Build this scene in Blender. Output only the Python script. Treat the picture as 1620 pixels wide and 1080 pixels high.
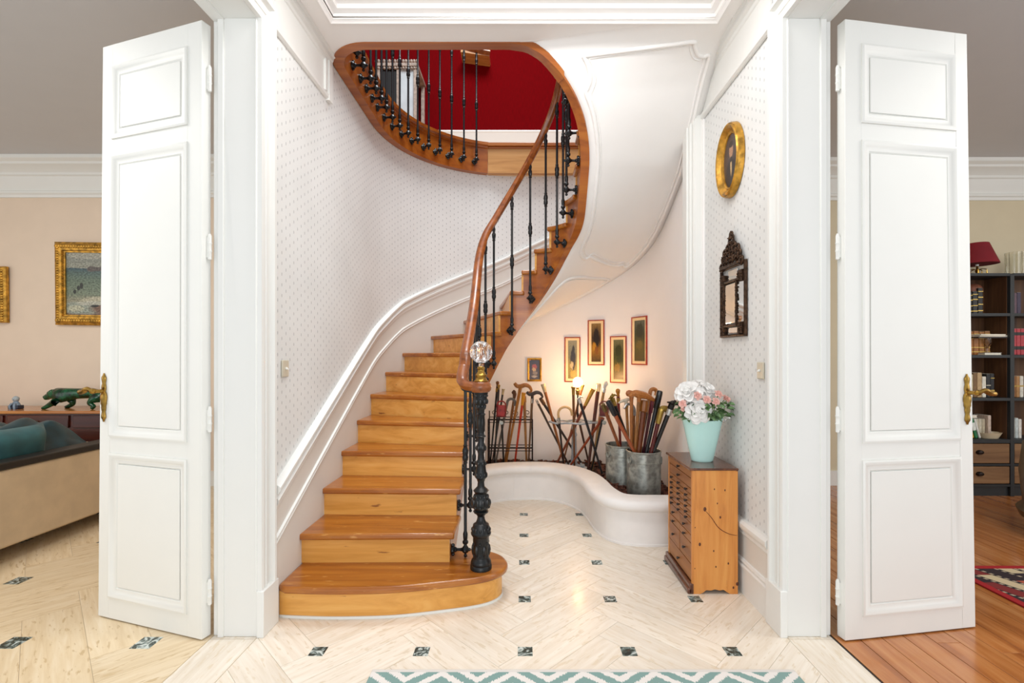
import bpy, bmesh, math, random
from mathutils import Vector, Matrix, noise
for o in list(bpy.data.objects): bpy.data.objects.remove(o)
SC = bpy.context.scene
COL = SC.collection
PI = math.pi
random.seed(7)
R_ = math.radians

# ------------------------------------------------------------ camera, world, lights, exposure
cam = bpy.data.cameras.new('camera'); camo = bpy.data.objects.new('camera', cam); COL.objects.link(camo)
camo.location = (0, 0, 1.25); camo.rotation_euler = (PI/2, 0, 0)
cam.sensor_width = 36; cam.lens = 17.0; cam.shift_x = -16/1620; cam.shift_y = 20/1620; cam.clip_start = .02
SC.camera = camo
vs = SC.view_settings; vs.view_transform = 'Standard'; vs.look = 'None'; vs.gamma = 1; vs.use_curve_mapping = False
vs.exposure = 0.06
wd = bpy.data.worlds.new('world'); SC.world = wd; wd.use_nodes = True
wd.node_tree.nodes['Background'].inputs[0].default_value = (.91, .955, 1, 1)
wd.node_tree.nodes['Background'].inputs[1].default_value = .85
def area(name, loc, rot, sx, sy, e, col=(1, 1, 1)):
    l = bpy.data.lights.new(name, 'AREA'); l.shape = 'RECTANGLE'; l.size = sx; l.size_y = sy; l.energy = e; l.color = col
    o = bpy.data.objects.new(name, l); COL.objects.link(o); o.location = loc; o.rotation_euler = rot
    return o
area('daylight_front_door', (0, -5.6, 1.5), (R_(92), 0, 0), 4.5, 2.8, 155, (.98, .99, 1))
area('left_room_fill', (-3.3, 1.9, 3.02), (0, 0, 0), .9, .9, 46, (1, .98, .95))  # added fill without a fixture, lifts the left room floor and sofa
area('right_room_fill', (3.3, 1.7, 3.0), (0, 0, 0), .9, .9, 36, (1, .97, .93))  # matching added fill for the right room, no fixture either
area('hall_coffer_fill', (0, 2.02, 3.09), (R_(10), 0, 0), 1.6, .34, 24, (1, .985, .98))  # added fill tucked out of view in the coffer, brightens stairs and walls
area('daylight_left_window', (-6.0, 1.3, 1.9), (R_(84), 0, R_(-62)), 2.4, 2.0, 14, (1, .98, .95))
area('daylight_right_window', (6.0, 1.2, 1.8), (R_(82), 0, R_(55)), 2.2, 1.8, 24, (1, .98, .95))
area('upstairs_skylight', (-.15, 3.7, 6.1), (0, 0, 0), 1.2, 1.6, 130, (.92, .97, 1))

# ------------------------------------------------------------ materials
def new_mat(name):
    m = bpy.data.materials.new(name); m.use_nodes = True
    return m, m.node_tree.nodes, m.node_tree.links, m.node_tree.nodes['Principled BSDF']
def rgb(h):
    r = [int(h[i:i+2], 16)/255 for i in (0, 2, 4)]
    return tuple((c/12.92 if c < .04045 else ((c+.055)/1.055)**2.4) for c in r) + (1,)
def ramp(N, stops):
    r = N.new('ShaderNodeValToRGB'); e = r.color_ramp.elements
    while len(e) < len(stops): e.new(.5)
    for i, (p, c) in enumerate(stops): e[i].position = p; e[i].color = c
    return r
MATS = {}
def flat(name, h, rough=.5, metal=0, var=.06, scale=6, bump=0, spec=.5, coat=0, stretch=(1, 1, 1)):
    if name in MATS: return MATS[name]
    m, N, L, b = new_mat(name); c = rgb(h)
    tc = N.new('ShaderNodeTexCoord'); mp = N.new('ShaderNodeMapping'); mp.inputs['Scale'].default_value = stretch
    L.new(tc.outputs['Object'], mp.inputs[0])
    n = N.new('ShaderNodeTexNoise'); n.inputs['Scale'].default_value = scale; n.inputs['Detail'].default_value = 4
    L.new(mp.outputs[0], n.inputs['Vector'])
    lo = tuple(x*(1-var*2) for x in c[:3])+(1,); hi = tuple(min(1, x*(1+var)) for x in c[:3])+(1,)
    r = ramp(N, [(.35, lo), (.65, hi)]); L.new(n.outputs[0], r.inputs[0]); L.new(r.outputs[0], b.inputs['Base Color'])
    b.inputs['Roughness'].default_value = rough; b.inputs['Metallic'].default_value = metal
    b.inputs['Specular IOR Level'].default_value = spec; b.inputs['Coat Weight'].default_value = coat
    if bump:
        bp = N.new('ShaderNodeBump'); bp.inputs['Strength'].default_value = bump; bp.inputs['Distance'].default_value = .01
        L.new(n.outputs[0], bp.inputs['Height']); L.new(bp.outputs[0], b.inputs['Normal'])
    MATS[name] = m; return m
def grain(name, dark, mid, light, rough=.4, axis=0, k=1.0, bump=.15, coat=0, spots=None, seed=0, spec=.5):
    """streaky material: fibres run along the given local axis"""
    m, N, L, b = new_mat(name)
    tc = N.new('ShaderNodeTexCoord'); oi = N.new('ShaderNodeObjectInfo')
    mu = N.new('ShaderNodeMath'); mu.operation = 'MULTIPLY'; mu.inputs[1].default_value = 37; L.new(oi.outputs['Random'], mu.inputs[0])
    ad = N.new('ShaderNodeVectorMath'); ad.operation = 'ADD'; L.new(tc.outputs['Object'], ad.inputs[0]); L.new(mu.outputs[0], ad.inputs[1])
    sc = [16*k]*3; sc[axis] = 1.3*k
    mp = N.new('ShaderNodeMapping'); mp.inputs['Scale'].default_value = sc; mp.inputs['Location'].default_value = (seed, seed, seed)
    L.new(ad.outputs[0], mp.inputs[0])
    n1 = N.new('ShaderNodeTexNoise'); n1.inputs['Scale'].default_value = 1; n1.inputs['Detail'].default_value = 7
    n1.inputs['Roughness'].default_value = .6; n1.inputs['Distortion'].default_value = .6
    L.new(mp.outputs[0], n1.inputs['Vector'])
    r = ramp(N, [(.28, rgb(dark)), (.5, rgb(mid)), (.72, rgb(light))]); L.new(n1.outputs[0], r.inputs[0])
    out = r.outputs[0]
    # per-object brightness shift
    hv = N.new('ShaderNodeHueSaturation'); mr = N.new('ShaderNodeMapRange'); mr.inputs[3].default_value = .95; mr.inputs[4].default_value = 1.04
    L.new(oi.outputs['Random'], mr.inputs[0]); L.new(mr.outputs[0], hv.inputs['Value']); L.new(out, hv.inputs['Color']); out = hv.outputs[0]
    if spots:
        n2 = N.new('ShaderNodeTexNoise'); n2.inputs['Scale'].default_value = spots[1]; n2.inputs['Detail'].default_value = 5
        m2 = N.new('ShaderNodeMapping'); s2 = [1.6]*3; s2[axis] = .38; m2.inputs['Scale'].default_value = s2; L.new(ad.outputs[0], m2.inputs[0]); L.new(m2.outputs[0], n2.inputs['Vector'])
        r2 = ramp(N, [(spots[2], (0, 0, 0, 1)), (spots[2]+.06, (1, 1, 1, 1))]); L.new(n2.outputs[0], r2.inputs[0])
        mx = N.new('ShaderNodeMix'); mx.data_type = 'RGBA'; L.new(r2.outputs[0], mx.inputs[0]); L.new(out, mx.inputs[6])
        mx.inputs[7].default_value = rgb(spots[0]); out = mx.outputs[2]
    L.new(out, b.inputs['Base Color']); b.inputs['Roughness'].default_value = rough; b.inputs['Coat Weight'].default_value = coat
    b.inputs['Coat Roughness'].default_value = .12; b.inputs['Specular IOR Level'].default_value = spec
    if bump:
        bp = N.new('ShaderNodeBump'); bp.inputs['Strength'].default_value = bump; bp.inputs['Distance'].default_value = .004
        L.new(n1.outputs[0], bp.inputs['Height']); L.new(bp.outputs[0], b.inputs['Normal'])
    MATS[name] = m; return m
def glassy(name, h='ffffff', rough=.02, ior=1.45):
    m, N, L, b = new_mat(name)
    b.inputs['Base Color'].default_value = rgb(h); b.inputs['Roughness'].default_value = rough
    b.inputs['Transmission Weight'].default_value = 1; b.inputs['IOR'].default_value = ior
    MATS[name] = m; return m
def marble(name):
    m, N, L, b = new_mat(name)
    tc = N.new('ShaderNodeTexCoord'); oi = N.new('ShaderNodeObjectInfo')
    mu = N.new('ShaderNodeMath'); mu.operation = 'MULTIPLY'; mu.inputs[1].default_value = 53; L.new(oi.outputs['Random'], mu.inputs[0])
    ad = N.new('ShaderNodeVectorMath'); ad.operation = 'ADD'; L.new(tc.outputs['Object'], ad.inputs[0]); L.new(mu.outputs[0], ad.inputs[1])
    n = N.new('ShaderNodeTexNoise'); n.inputs['Scale'].default_value = 22; n.inputs['Detail'].default_value = 6; n.inputs['Distortion'].default_value = 2.5
    L.new(ad.outputs[0], n.inputs['Vector'])
    r = ramp(N, [(.3, rgb('1a211f')), (.45, rgb('34403c')), (.53, rgb('6e7d79')), (.62, rgb('c9d2ce'))]); L.new(n.outputs[0], r.inputs[0])
    L.new(r.outputs[0], b.inputs['Base Color']); b.inputs['Roughness'].default_value = .15
    MATS[name] = m; return m
def wallpaper(name):
    """off-white paper with staggered little grey darts; UV in metres"""
    m, N, L, b = new_mat(name)
    uv = N.new('ShaderNodeTexCoord'); sep = N.new('ShaderNodeSeparateXYZ'); L.new(uv.outputs['UV'], sep.inputs[0])
    def M(op, a, c=None):
        x = N.new('ShaderNodeMath'); x.operation = op
        for i, t in enumerate((a, c)):
            if t is None: continue
            if isinstance(t, (int, float)): x.inputs[i].default_value = t
            else: L.new(t, x.inputs[i])
        return x.outputs[0]
    u = M('DIVIDE', sep.outputs[0], .082); v = M('DIVIDE', sep.outputs[1], .052)
    def darts(du, dv, wu, wv):
        fu = M('SUBTRACT', M('FRACT', M('ADD', u, du)), .5); fv = M('SUBTRACT', M('FRACT', M('ADD', v, dv)), .5)
        a = M('POWER', M('ABSOLUTE', M('DIVIDE', fu, wu)), 2.0); c = M('POWER', M('ABSOLUTE', M('DIVIDE', fv, wv)), 2.0)
        return M('LESS_THAN', M('ADD', a, c), 1.0)
    k = M('MAXIMUM', darts(10, 10, .036, .17), darts(10.5, 10.5, .036, .17))
    n = N.new('ShaderNodeTexNoise'); n.inputs['Scale'].default_value = 3; L.new(uv.outputs['UV'], n.inputs['Vector'])
    bs = ramp(N, [(.3, rgb('dfe0de')), (.7, rgb('e6e7e5'))]); L.new(n.outputs[0], bs.inputs[0])
    mx = N.new('ShaderNodeMix'); mx.data_type = 'RGBA'; L.new(M('MULTIPLY', k, .7), mx.inputs[0]); L.new(bs.outputs[0], mx.inputs[6]); mx.inputs[7].default_value = rgb('8f9092')
    L.new(mx.outputs[2], b.inputs['Base Color']); b.inputs['Roughness'].default_value = .75
    MATS[name] = m; return m
def painting(name, bands, blobs=(), nscale=7, amt=.12, rough=.35):
    """oil-paint look in UV space: colour bands over v, then elliptical dabs"""
    m, N, L, b = new_mat(name)
    tc = N.new('ShaderNodeTexCoord'); n = N.new('ShaderNodeTexNoise'); n.inputs['Scale'].default_value = nscale; n.inputs['Detail'].default_value = 8
    L.new(tc.outputs['UV'], n.inputs['Vector'])
    s = N.new('ShaderNodeVectorMath'); s.operation = 'SUBTRACT'; L.new(n.outputs['Color'], s.inputs[0]); s.inputs[1].default_value = (.5, .5, .5)
    k = N.new('ShaderNodeVectorMath'); k.operation = 'SCALE'; L.new(s.outputs[0], k.inputs[0]); k.inputs['Scale'].default_value = amt
    p = N.new('ShaderNodeVectorMath'); p.operation = 'ADD'; L.new(tc.outputs['UV'], p.inputs[0]); L.new(k.outputs[0], p.inputs[1])
    sp = N.new('ShaderNodeSeparateXYZ'); L.new(p.outputs[0], sp.inputs[0])
    r = ramp(N, [(a, rgb(c)) for a, c in bands]); L.new(sp.outputs[1], r.inputs[0]); out = r.outputs[0]
    for (cu, cv, ru, rv, c) in blobs:
        a = N.new('ShaderNodeVectorMath'); a.operation = 'SUBTRACT'; L.new(p.outputs[0], a.inputs[0]); a.inputs[1].default_value = (cu, cv, 0)
        d = N.new('ShaderNodeVectorMath'); d.operation = 'MULTIPLY'; L.new(a.outputs[0], d.inputs[0]); d.inputs[1].default_value = (1/ru, 1/rv, 0)
        l = N.new('ShaderNodeVectorMath'); l.operation = 'LENGTH'; L.new(d.outputs[0], l.inputs[0])
        q = N.new('ShaderNodeMapRange'); q.inputs[1].default_value = .8; q.inputs[2].default_value = 1.1; q.inputs[3].default_value = 1; q.inputs[4].default_value = 0
        L.new(l.outputs['Value'], q.inputs[0])
        mx = N.new('ShaderNodeMix'); mx.data_type = 'RGBA'; L.new(q.outputs[0], mx.inputs[0]); L.new(out, mx.inputs[6]); mx.inputs[7].default_value = rgb(c)
        out = mx.outputs[2]
    n2 = N.new('ShaderNodeTexNoise'); n2.inputs['Scale'].default_value = nscale*5; n2.inputs['Detail'].default_value = 6; L.new(tc.outputs['UV'], n2.inputs['Vector'])
    q2 = N.new('ShaderNodeMapRange'); q2.inputs[1].default_value = .3; q2.inputs[2].default_value = .7; q2.inputs[3].default_value = .45; q2.inputs[4].default_value = 1.6; L.new(n2.outputs[0], q2.inputs[0])
    hv = N.new('ShaderNodeHueSaturation'); L.new(q2.outputs[0], hv.inputs['Value']); L.new(out, hv.inputs['Color']); out = hv.outputs[0]
    L.new(out, b.inputs['Base Color']); b.inputs['Roughness'].default_value = rough
    MATS[name] = m; return m
def emit(name, col, s):
    m, N, L, b = new_mat(name); b.inputs['Emission Color'].default_value = col; b.inputs['Emission Strength'].default_value = s
    b.inputs['Base Color'].default_value = col; MATS[name] = m; return m

white = flat('white_paint', 'e9e9e4', .55, var=.004)
jambw = flat('jamb_paint', 'e8e8e4', .5, var=.004)
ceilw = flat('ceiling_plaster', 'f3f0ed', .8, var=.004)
soffw = flat('soffit_plaster', 'f2efec', .7, var=.004)
nichew = flat('niche_plaster', 'f4f0ee', .75, var=.004)
dadow = flat('dado_paint', 'dedbd4', .45, var=.006)
peach = flat('peach_paint', 'e4d0ba', .8, var=.01)
khaki = flat('khaki_paint', 'd4c7aa', .8, var=.01)
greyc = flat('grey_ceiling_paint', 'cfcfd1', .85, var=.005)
redw = flat('red_wall_fabric', '6c0005', .95, var=.10, scale=40, stretch=(6, 6, .3), spec=.08)
stone = flat('planter_stone', 'f0edea', .6, var=.015, scale=9, bump=.1)
wpaper = wallpaper('dart_wallpaper')
trav = grain('travertine', 'e0d2be', 'eadfcf', 'f2eadd', .3, 0, 2.6, .04, coat=.12, spots=('decfb8', 40, .58))
travw = grain('warm_travertine', 'd6be98', 'e2cdaa', 'ebdabd', .3, 0, 2.4, .04, coat=.15, spots=('cdb38a', 40, .60))
grout = flat('grout', 'd3c6b2', .8)
cabo = marble('green_marble')
oak = grain('varnished_oak_tread', '7f400d', 'a55f19', 'bb782a', .28, 0, 1.1, .12, coat=.4, spots=('c88e4a', 26, .64))
oakr = grain('varnished_oak_riser', 'c78833', 'e0a24e', 'edb868', .38, 0, 1.0, .12, coat=.2, spots=('99602a', 18, .68))
oaks = grain('string_oak', '7e3c10', 'a25716', 'b66c22', .35, 0, .9, .12, coat=.3, spots=('6d3512', 10, .72))
mahog = grain('handrail_wood', '5f2e0f', '8c4a1c', 'a9622a', .34, 1, 1.2, .06, coat=.2)
pale_oak = grain('landing_oak', 'a8713a', 'c18c50', 'd09d62', .4, 0, 1, .1)
pine = grain('old_pine', 'b0682c', 'd0883f', 'de9e52', .42, 2, 1.1, .12, coat=.1, spots=('6b3413', 13, .67))
pinef = grain('drawer_pine', '7f4a22', '9c6231', 'b0753d', .45, 1, 1.3, .1)
topw = grain('cabinet_top_wood', '3d2115', '5a3322', '73462f', .25, 1, 1.2, .08, coat=.3)
floorw = grain('parquet_wood', '8a4c22', 'b3703a', 'c98e58', .22, 1, 1.0, .08, coat=.35)
iron = flat('black_iron', '101214', .34, .2, var=.1, scale=60, bump=.1)
darkiron = flat('rusty_iron', '2e2524', .6, .5, var=.2, scale=60)
greyiron = flat('grey_painted_iron', 'a9b1b8', .5, .2, var=.1, scale=30, bump=.1)
brass = flat('aged_brass', 'a8843f', .28, .95, var=.15, scale=40)
gold = flat('gilding', 'c8963c', .38, .7, var=.25, scale=25, bump=.3)
galv = flat('galvanised_steel', 'a9ada7', .4, .72, var=.2, scale=26, bump=.05)
glass = glassy('clear_glass')

# ------------------------------------------------------------ mesh builder
WM = {}
class G:
    def __init__(s): s.v = []; s.f = []; s.uv = None
    def add(s, vs, fs):
        o = len(s.v); s.v += [Vector(p) for p in vs]; s.f += [tuple(o+i for i in f) for f in fs]; return s
    def box(s, x0, x1, y0, y1, z0, z1, M=None):
        vs = [Vector((x, y, z)) for z in (z0, z1) for y in (y0, y1) for x in (x0, x1)]
        if M: vs = [M @ v for v in vs]
        return s.add(vs, [(0, 2, 3, 1), (4, 5, 7, 6), (0, 1, 5, 4), (2, 6, 7, 3), (0, 4, 6, 2), (1, 3, 7, 5)])
    def sweep(s, frames, prof, closed=False, pclosed=True, caps=True):
        n = len(prof); vs = []
        for (O, U, V) in frames:
            for (u, v) in prof: vs.append(O+U*u+V*v)
        fs = []; m = len(frames)
        for i in range(m if closed else m-1):
            for j in range(n if pclosed else n-1):
                a = i*n+j; b_ = i*n+(j+1) % n; c = ((i+1) % m)*n+(j+1) % n; d = ((i+1) % m)*n+j
                fs.append((a, b_, c, d))
        if caps and pclosed and not closed: fs += [tuple(range(n)), tuple(range((m-1)*n, m*n))[::-1]]
        return s.add(vs, fs)
    def tube(s, pts, r, n=8, closed=False, sq=1.0):
        pts = [Vector(p) for p in pts]; m = len(pts)
        rs = r if isinstance(r, (list, tuple)) else [r]*m
        fr = []; prev = None
        for i, p in enumerate(pts):
            a = pts[(i-1) % m] if (closed or i > 0) else p; b_ = pts[(i+1) % m] if (closed or i < m-1) else p
            t = (b_-a).normalized() if (b_-a).length > 1e-9 else Vector((0, 0, 1))
            if prev is None:
                w = Vector((0, 0, 1)) if abs(t.z) < .9 else Vector((1, 0, 0))
                U = t.cross(w).normalized()
            else:
                U = (prev - t*prev.dot(t)).normalized()
            prev = U; V = t.cross(U).normalized(); fr.append((p, U*rs[i], V*rs[i]*sq))
        return s.sweep(fr, [(math.cos(2*PI*k/n), math.sin(2*PI*k/n)) for k in range(n)], closed)
    def lathe(s, prof, o=(0, 0, 0), n=16, M=None, sx=1, sy=1, flute=0, fa=0):
        vs = []
        for (r, z) in prof:
            for k in range(n):
                a = 2*PI*k/n; rr = r*(1+fa*math.cos(flute*a)) if flute else r
                p = Vector((rr*math.cos(a)*sx, rr*math.sin(a)*sy, z))
                vs.append((M @ p if M else p)+Vector(o))
        fs = []
        for i in range(len(prof)-1):
            for k in range(n): fs.append((i*n+k, i*n+(k+1) % n, (i+1)*n+(k+1) % n, (i+1)*n+k))
        if prof[0][0] > 1e-5: fs.append(tuple(range(n))[::-1])
        if prof[-1][0] > 1e-5: fs.append(tuple(range((len(prof)-1)*n, len(prof)*n)))
        return s.add(vs, fs)
    def ball(s, c, r, n=10, sx=1, sy=1, sz=1, M=None):
        h = max(4, n//2); pr = [(max(1e-6, r*math.sin(PI*i/h)), -r*math.cos(PI*i/h)*sz) for i in range(h+1)]
        return s.lathe(pr, c, n, M, sx, sy)
    def prism(s, poly, z0, z1):
        n = len(poly)
        zz = lambda z, i: z[i] if isinstance(z, list) else z
        vs = [(p[0], p[1], zz(z0, i)) for i, p in enumerate(poly)]+[(p[0], p[1], zz(z1, i)) for i, p in enumerate(poly)]
        return s.add(vs, [tuple(range(n))[::-1], tuple(range(n, 2*n))]+[(i, (i+1) % n, n+(i+1) % n, n+i) for i in range(n)])
    def build(s, name, mat, parent=None, world=False, smooth=None, bevel=0, sub=0):
        vs = s.v
        if world and parent is not None:
            inv = WM[parent.name].inverted(); vs = [inv @ v for v in vs]
        me = bpy.data.meshes.new(name); me.from_pydata([tuple(v) for v in vs], [], s.f)
        if s.uv:
            ul = me.uv_layers.new(name='UVMap')
            for lp in me.loops: ul.data[lp.index].uv = s.uv[lp.vertex_index]
        else:
            bm = bmesh.new(); bm.from_mesh(me); bmesh.ops.remove_doubles(bm, verts=bm.verts, dist=1e-6)
            bmesh.ops.recalc_face_normals(bm, faces=bm.faces); bm.to_mesh(me); bm.free()
        if smooth is None or smooth:
            me.polygons.foreach_set('use_smooth', [True]*len(me.polygons))
            me.set_sharp_from_angle(angle=R_(35 if smooth is None else smooth))
        me.materials.append(mat)
        o = bpy.data.objects.new(name, me); COL.objects.link(o)
        WM[o.name] = Matrix.Identity(4)
        if parent is not None: o.parent = parent; WM[o.name] = WM[parent.name].copy()
        if bevel:
            b = o.modifiers.new('bevel', 'BEVEL'); b.width = bevel; b.segments = 2; b.limit_method = 'ANGLE'; b.angle_limit = R_(40)
        if sub:
            b = o.modifiers.new('sub', 'SUBSURF'); b.levels = sub; b.render_levels = sub
        return o
def thing(name, label, cat, loc=(0, 0, 0), rz=0, group=None, rot=None):
    o = bpy.data.objects.new(name, None); COL.objects.link(o); o.location = loc
    o.rotation_euler = rot if rot else (0, 0, rz); o.empty_display_size = .05
    o['label'] = label; o['category'] = cat
    if group: o['group'] = group
    WM[o.name] = Matrix.LocRotScale(Vector(loc), o.rotation_euler, None)
    return o
def tag(o, label, cat, group=None):
    o['label'] = label; o['category'] = cat
    if group: o['group'] = group
    return o
def st(o): o['kind'] = 'structure'; return o
def place(o, loc=None, rz=None):
    if loc is not None: o.location = loc
    if rz is not None: o.rotation_euler = (0, 0, rz)
    return o
def inst(o, parent=None):
    c = o.copy(); COL.objects.link(c); c.parent = parent
    for ch in list(o.children):
        inst(ch, c)
    return c
def quad(name, pts, mat, parent=None, world=False):
    g = G(); g.add(pts, [(0, 1, 2, 3)]); g.uv = [(0, 0), (1, 0), (1, 1), (0, 1)]
    return g.build(name, mat, parent, world, smooth=False)
def at(px, py, Y): return Vector(((px-826)*Y/765, Y, 1.25-(py-560)*Y/765))
def lerp(a, b, t): return a+(b-a)*t
def interp(T, x):
    if x <= T[0][0]: (a, fa), (b, fb) = T[0], T[1]
    elif x >= T[-1][0]: (a, fa), (b, fb) = T[-2], T[-1]
    else:
        for i in range(len(T)-1):
            if T[i][0] <= x <= T[i+1][0]: (a, fa), (b, fb) = T[i], T[i+1]; break
    return fa+(fb-fa)*(x-a)/(b-a)
def catmull(P, k=6):
    P = [Vector(p) for p in P]; out = []
    for i in range(len(P)-1):
        a = P[i-1] if i else P[0]*2-P[1]; b, c = P[i], P[i+1]; d = P[i+2] if i+2 < len(P) else P[-1]*2-P[-2]
        for j in range(k):
            t = j/k
            out.append(.5*((2*b)+(c-a)*t+(2*a-5*b+4*c-d)*t*t+(3*b-a-3*c+d)*t**3))
    out.append(P[-1]); return out
class Path:
    """plan polyline with arclength; normal (dy,-dx) is to the right of travel"""
    def __init__(s, pts):
        s.p = [Vector(p).to_2d() for p in pts]; s.s = [0]
        for a, b in zip(s.p, s.p[1:]): s.s.append(s.s[-1]+(b-a).length)
        s.L = s.s[-1]; s.n = []
        for i in range(len(s.p)):
            d = s.p[min(i+1, len(s.p)-1)]-s.p[max(i-1, 0)]; d.normalize(); s.n.append(Vector((d.y, -d.x)))
    def at(s, t, off=0):
        t = max(0, min(s.L, t)); i = 0
        import bisect
        i = min(max(bisect.bisect_right(s.s, t)-1, 0), len(s.p)-2)
        k = (t-s.s[i])/(s.s[i+1]-s.s[i]); p = s.p[i].lerp(s.p[i+1], k); n = s.n[i].lerp(s.n[i+1], k); n.normalize()
        return p+n*off, n
    def near(s, q):
        q = Vector(q).to_2d(); best = (9e9, 0)
        for i in range(len(s.p)-1):
            a, b = s.p[i], s.p[i+1]; d = b-a; k = max(0, min(1, (q-a).dot(d)/d.length_squared)); e = (a+d*k-q).length
            if e < best[0]: best = (e, s.s[i]+k*d.length)
        return best[1]
def v3(p, z): return Vector((p[0], p[1], z))

# ------------------------------------------------------------ plan curves
RI = .1576                                             # riser height
FL2 = 3.31; CZ = 3.03                                  # upper floor, hall ceiling
wp = [(-1.165, 2.14+.02*i) for i in range(79)]          # left wall
for i in range(1, 61):                                  # rounded left back
    a = i/60*PI/2; wp.append((-1.165*abs(math.cos(a))**(2/2.1), 3.7+1.15*math.sin(a)**(2/2.1)))
for i in range(59, -1, -1):                             # squarer right back
    a = i/60*PI/2; wp.append((1.17*abs(math.cos(a))**(2/3), 3.7+1.15*abs(math.sin(a))**(2/3)))
wp += [(1.17, 3.7-.02*i) for i in range(1, 60)]
WALL = Path(wp)
pts = [(-.38, 2.45+.02*i) for i in range(45)]
for i in range(1, 41): a = PI*i/40; pts.append((-.38*math.cos(a), 3.33+.38*math.sin(a)))
pts += [(.38, 3.33-.02*i) for i in range(1, 9)]
for i in range(0, 21): a = PI/2*i/20; pts.append((.05+.33*math.cos(a), 3.15-.33*math.sin(a)))
WELLS = Path(pts).L                                     # end of the stair part (top riser)
pts += [(.05-.05*i, 2.82) for i in range(1, 20)]
for i in range(1, 13): a = PI/2*i/12; pts.append((-.9-.2*math.sin(a), 3.02-.2*math.cos(a)))
s0 = WALL.near((-1.165, 3.06)); s1 = WALL.near((-.36, 4.83))
for i in range(0, 61): pts.append(tuple(WALL.at(lerp(s0, s1, i/60), .065)[0]))
GALE = Path(pts).L
WELL = Path(pts)
SN = [(1, -.2), (2, .07), (3, .33), (4, .6), (5, .8), (6, .96), (7, 1.046), (8, 1.132), (9, 1.212), (10, 1.291), (11, 1.377), (12, 1.47),
      (13, 1.57), (14, 1.683), (15, 1.848), (16, 2.02), (17, 2.164), (18, 2.30), (19, 2.43), (20, 2.58), (21, 2.74)]
ON = [(2, (-1.165, 2.51)), (3, (-1.165, 2.8)), (4, (-1.165, 3.09)), (5, (-1.165, 3.38)), (6, (-1.165, 3.68)), (7, (-1.14, 3.98)), (8, (-1.05, 4.22)),
      (9, (-.87, 4.52)), (10, (-.6, 4.76)), (11, (-.23, 4.85)), (12, (.1, 4.85)), (13, (.45, 4.82)), (14, (.78, 4.7)), (15, (1.03, 4.45)),
      (16, (1.15, 4.1)), (17, (1.17, 3.75)), (18, (1.17, 3.42)), (19, (1.17, 3.12)), (20, (1.17, 2.85)), (21, (1.17, 2.62))]
ONs = [(n, WALL.near(p)) for n, p in ON]; NO = [(s, n) for n, s in ONs]; NS = [(s, n) for n, s in SN]
def IP(n, off=0): return WELL.at(interp(SN, n), off)[0]
def OP(n, off=0): return WALL.at(interp(ONs, n), off)[0]
# underside of the string, read along the well
def _zb():
    T = [(0, .0), (.5, .24), (.88, .54), (.96, .615), (1.046, .77)]
    for px, py in [(774, 593), (798.5, 552), (835, 504), (866, 461), (894, 412), (905, 391)]:
        best = None
        for k in range(400):
            s = .9+1.2*k/400; p = WELL.at(s, -.055)[0]; e = abs(p.x/p.y-(px-826)/765)
            if best is None or e < best[0]: best = (e, s, 1.25+(560-py)*p.y/765)
        T.append(best[1:])
    T += [(2.0, 2.15), (2.12, 2.27), (2.22, 2.39), (2.33, 2.55), (2.43, 2.68), (2.53, 2.79), (2.63, 2.89), (2.72, 2.97), (2.80, 3.015), (2.9, CZ)]
    return T
ZB = _zb()
def zb(s): return min(CZ, interp(ZB, s))
# ------------------------------------------------------------ floors
def clip(poly, x0, x1, y0, y1):
    def cut(P, f, g):
        out = []
        for i in range(len(P)):
            a, b = P[i-1], P[i]; fa, fb = f(a), f(b)
            if (fa >= 0) != (fb >= 0): t = fa/(fa-fb); out.append((a[0]+(b[0]-a[0])*t, a[1]+(b[1]-a[1])*t))
            if fb >= 0: out.append(b)
        return out
    for f in (lambda p: p[0]-x0, lambda p: x1-p[0], lambda p: p[1]-y0, lambda p: y1-p[1]):
        poly = cut(poly, f, 0)
        if len(poly) < 3: return []
    return poly
def parea(P): return abs(sum(P[i-1][0]*P[i][1]-P[i][0]*P[i-1][1] for i in range(len(P))))/2
def herring(base, x0, x1, y0, y1, ox, oy, a, mat):
    w = a/2/math.sqrt(2); Lg = a*math.sqrt(2); j = .0007; c = math.cos(PI/4)
    rot = lambda u, v: (ox+(u-v)*c, oy+(u+v)*c)
    for q in range(-6, 9):
        for i in range(-30, 60):
            for kind in (0, 1):
                u0, v0 = i*w+q*Lg, i*w-q*Lg
                if kind == 0: r = (u0, u0+Lg, v0, v0+w)
                else: r = (u0+Lg, u0+Lg+w, v0+w-Lg, v0+w)
                P = [rot(r[0]+j, r[2]+j), rot(r[1]-j, r[2]+j), rot(r[1]-j, r[3]-j), rot(r[0]+j, r[3]-j)]
                P = clip(P, x0, x1, y0, y1)
                if len(P) < 3 or parea(P) < .0008: continue
                cx = sum(p[0] for p in P)/len(P); cy = sum(p[1] for p in P)/len(P)
                ang = PI/4 if kind == 0 else 3*PI/4
                ca, sa = math.cos(-ang), math.sin(-ang)
                Q = [((p[0]-cx)*ca-(p[1]-cy)*sa, (p[0]-cx)*sa+(p[1]-cy)*ca) for p in P]
                g = G(); g.prism(Q, -.02, 0); o = g.build('stone_plank', mat, base, smooth=False)
                o.location = (cx, cy, 0); o.rotation_euler = (0, 0, ang)
def cabochons(base, xs, ys, s, ok):
    me = None
    for y in ys:
        for x in xs:
            if not ok(x, y): continue
            if me is None:
                g = G(); g.box(-s/2, s/2, -s/2, s/2, -.01, .0006); o = g.build('marble_inset', cabo, base, smooth=False); me = o
            else: o = inst(me, base)
            o.location = (x, y, 0); o.rotation_euler = (0, 0, 0)
fl = st(G().box(-1.17, 1.17, .6, 4.9, -.08, -.0025).build('floor', grout))
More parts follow.
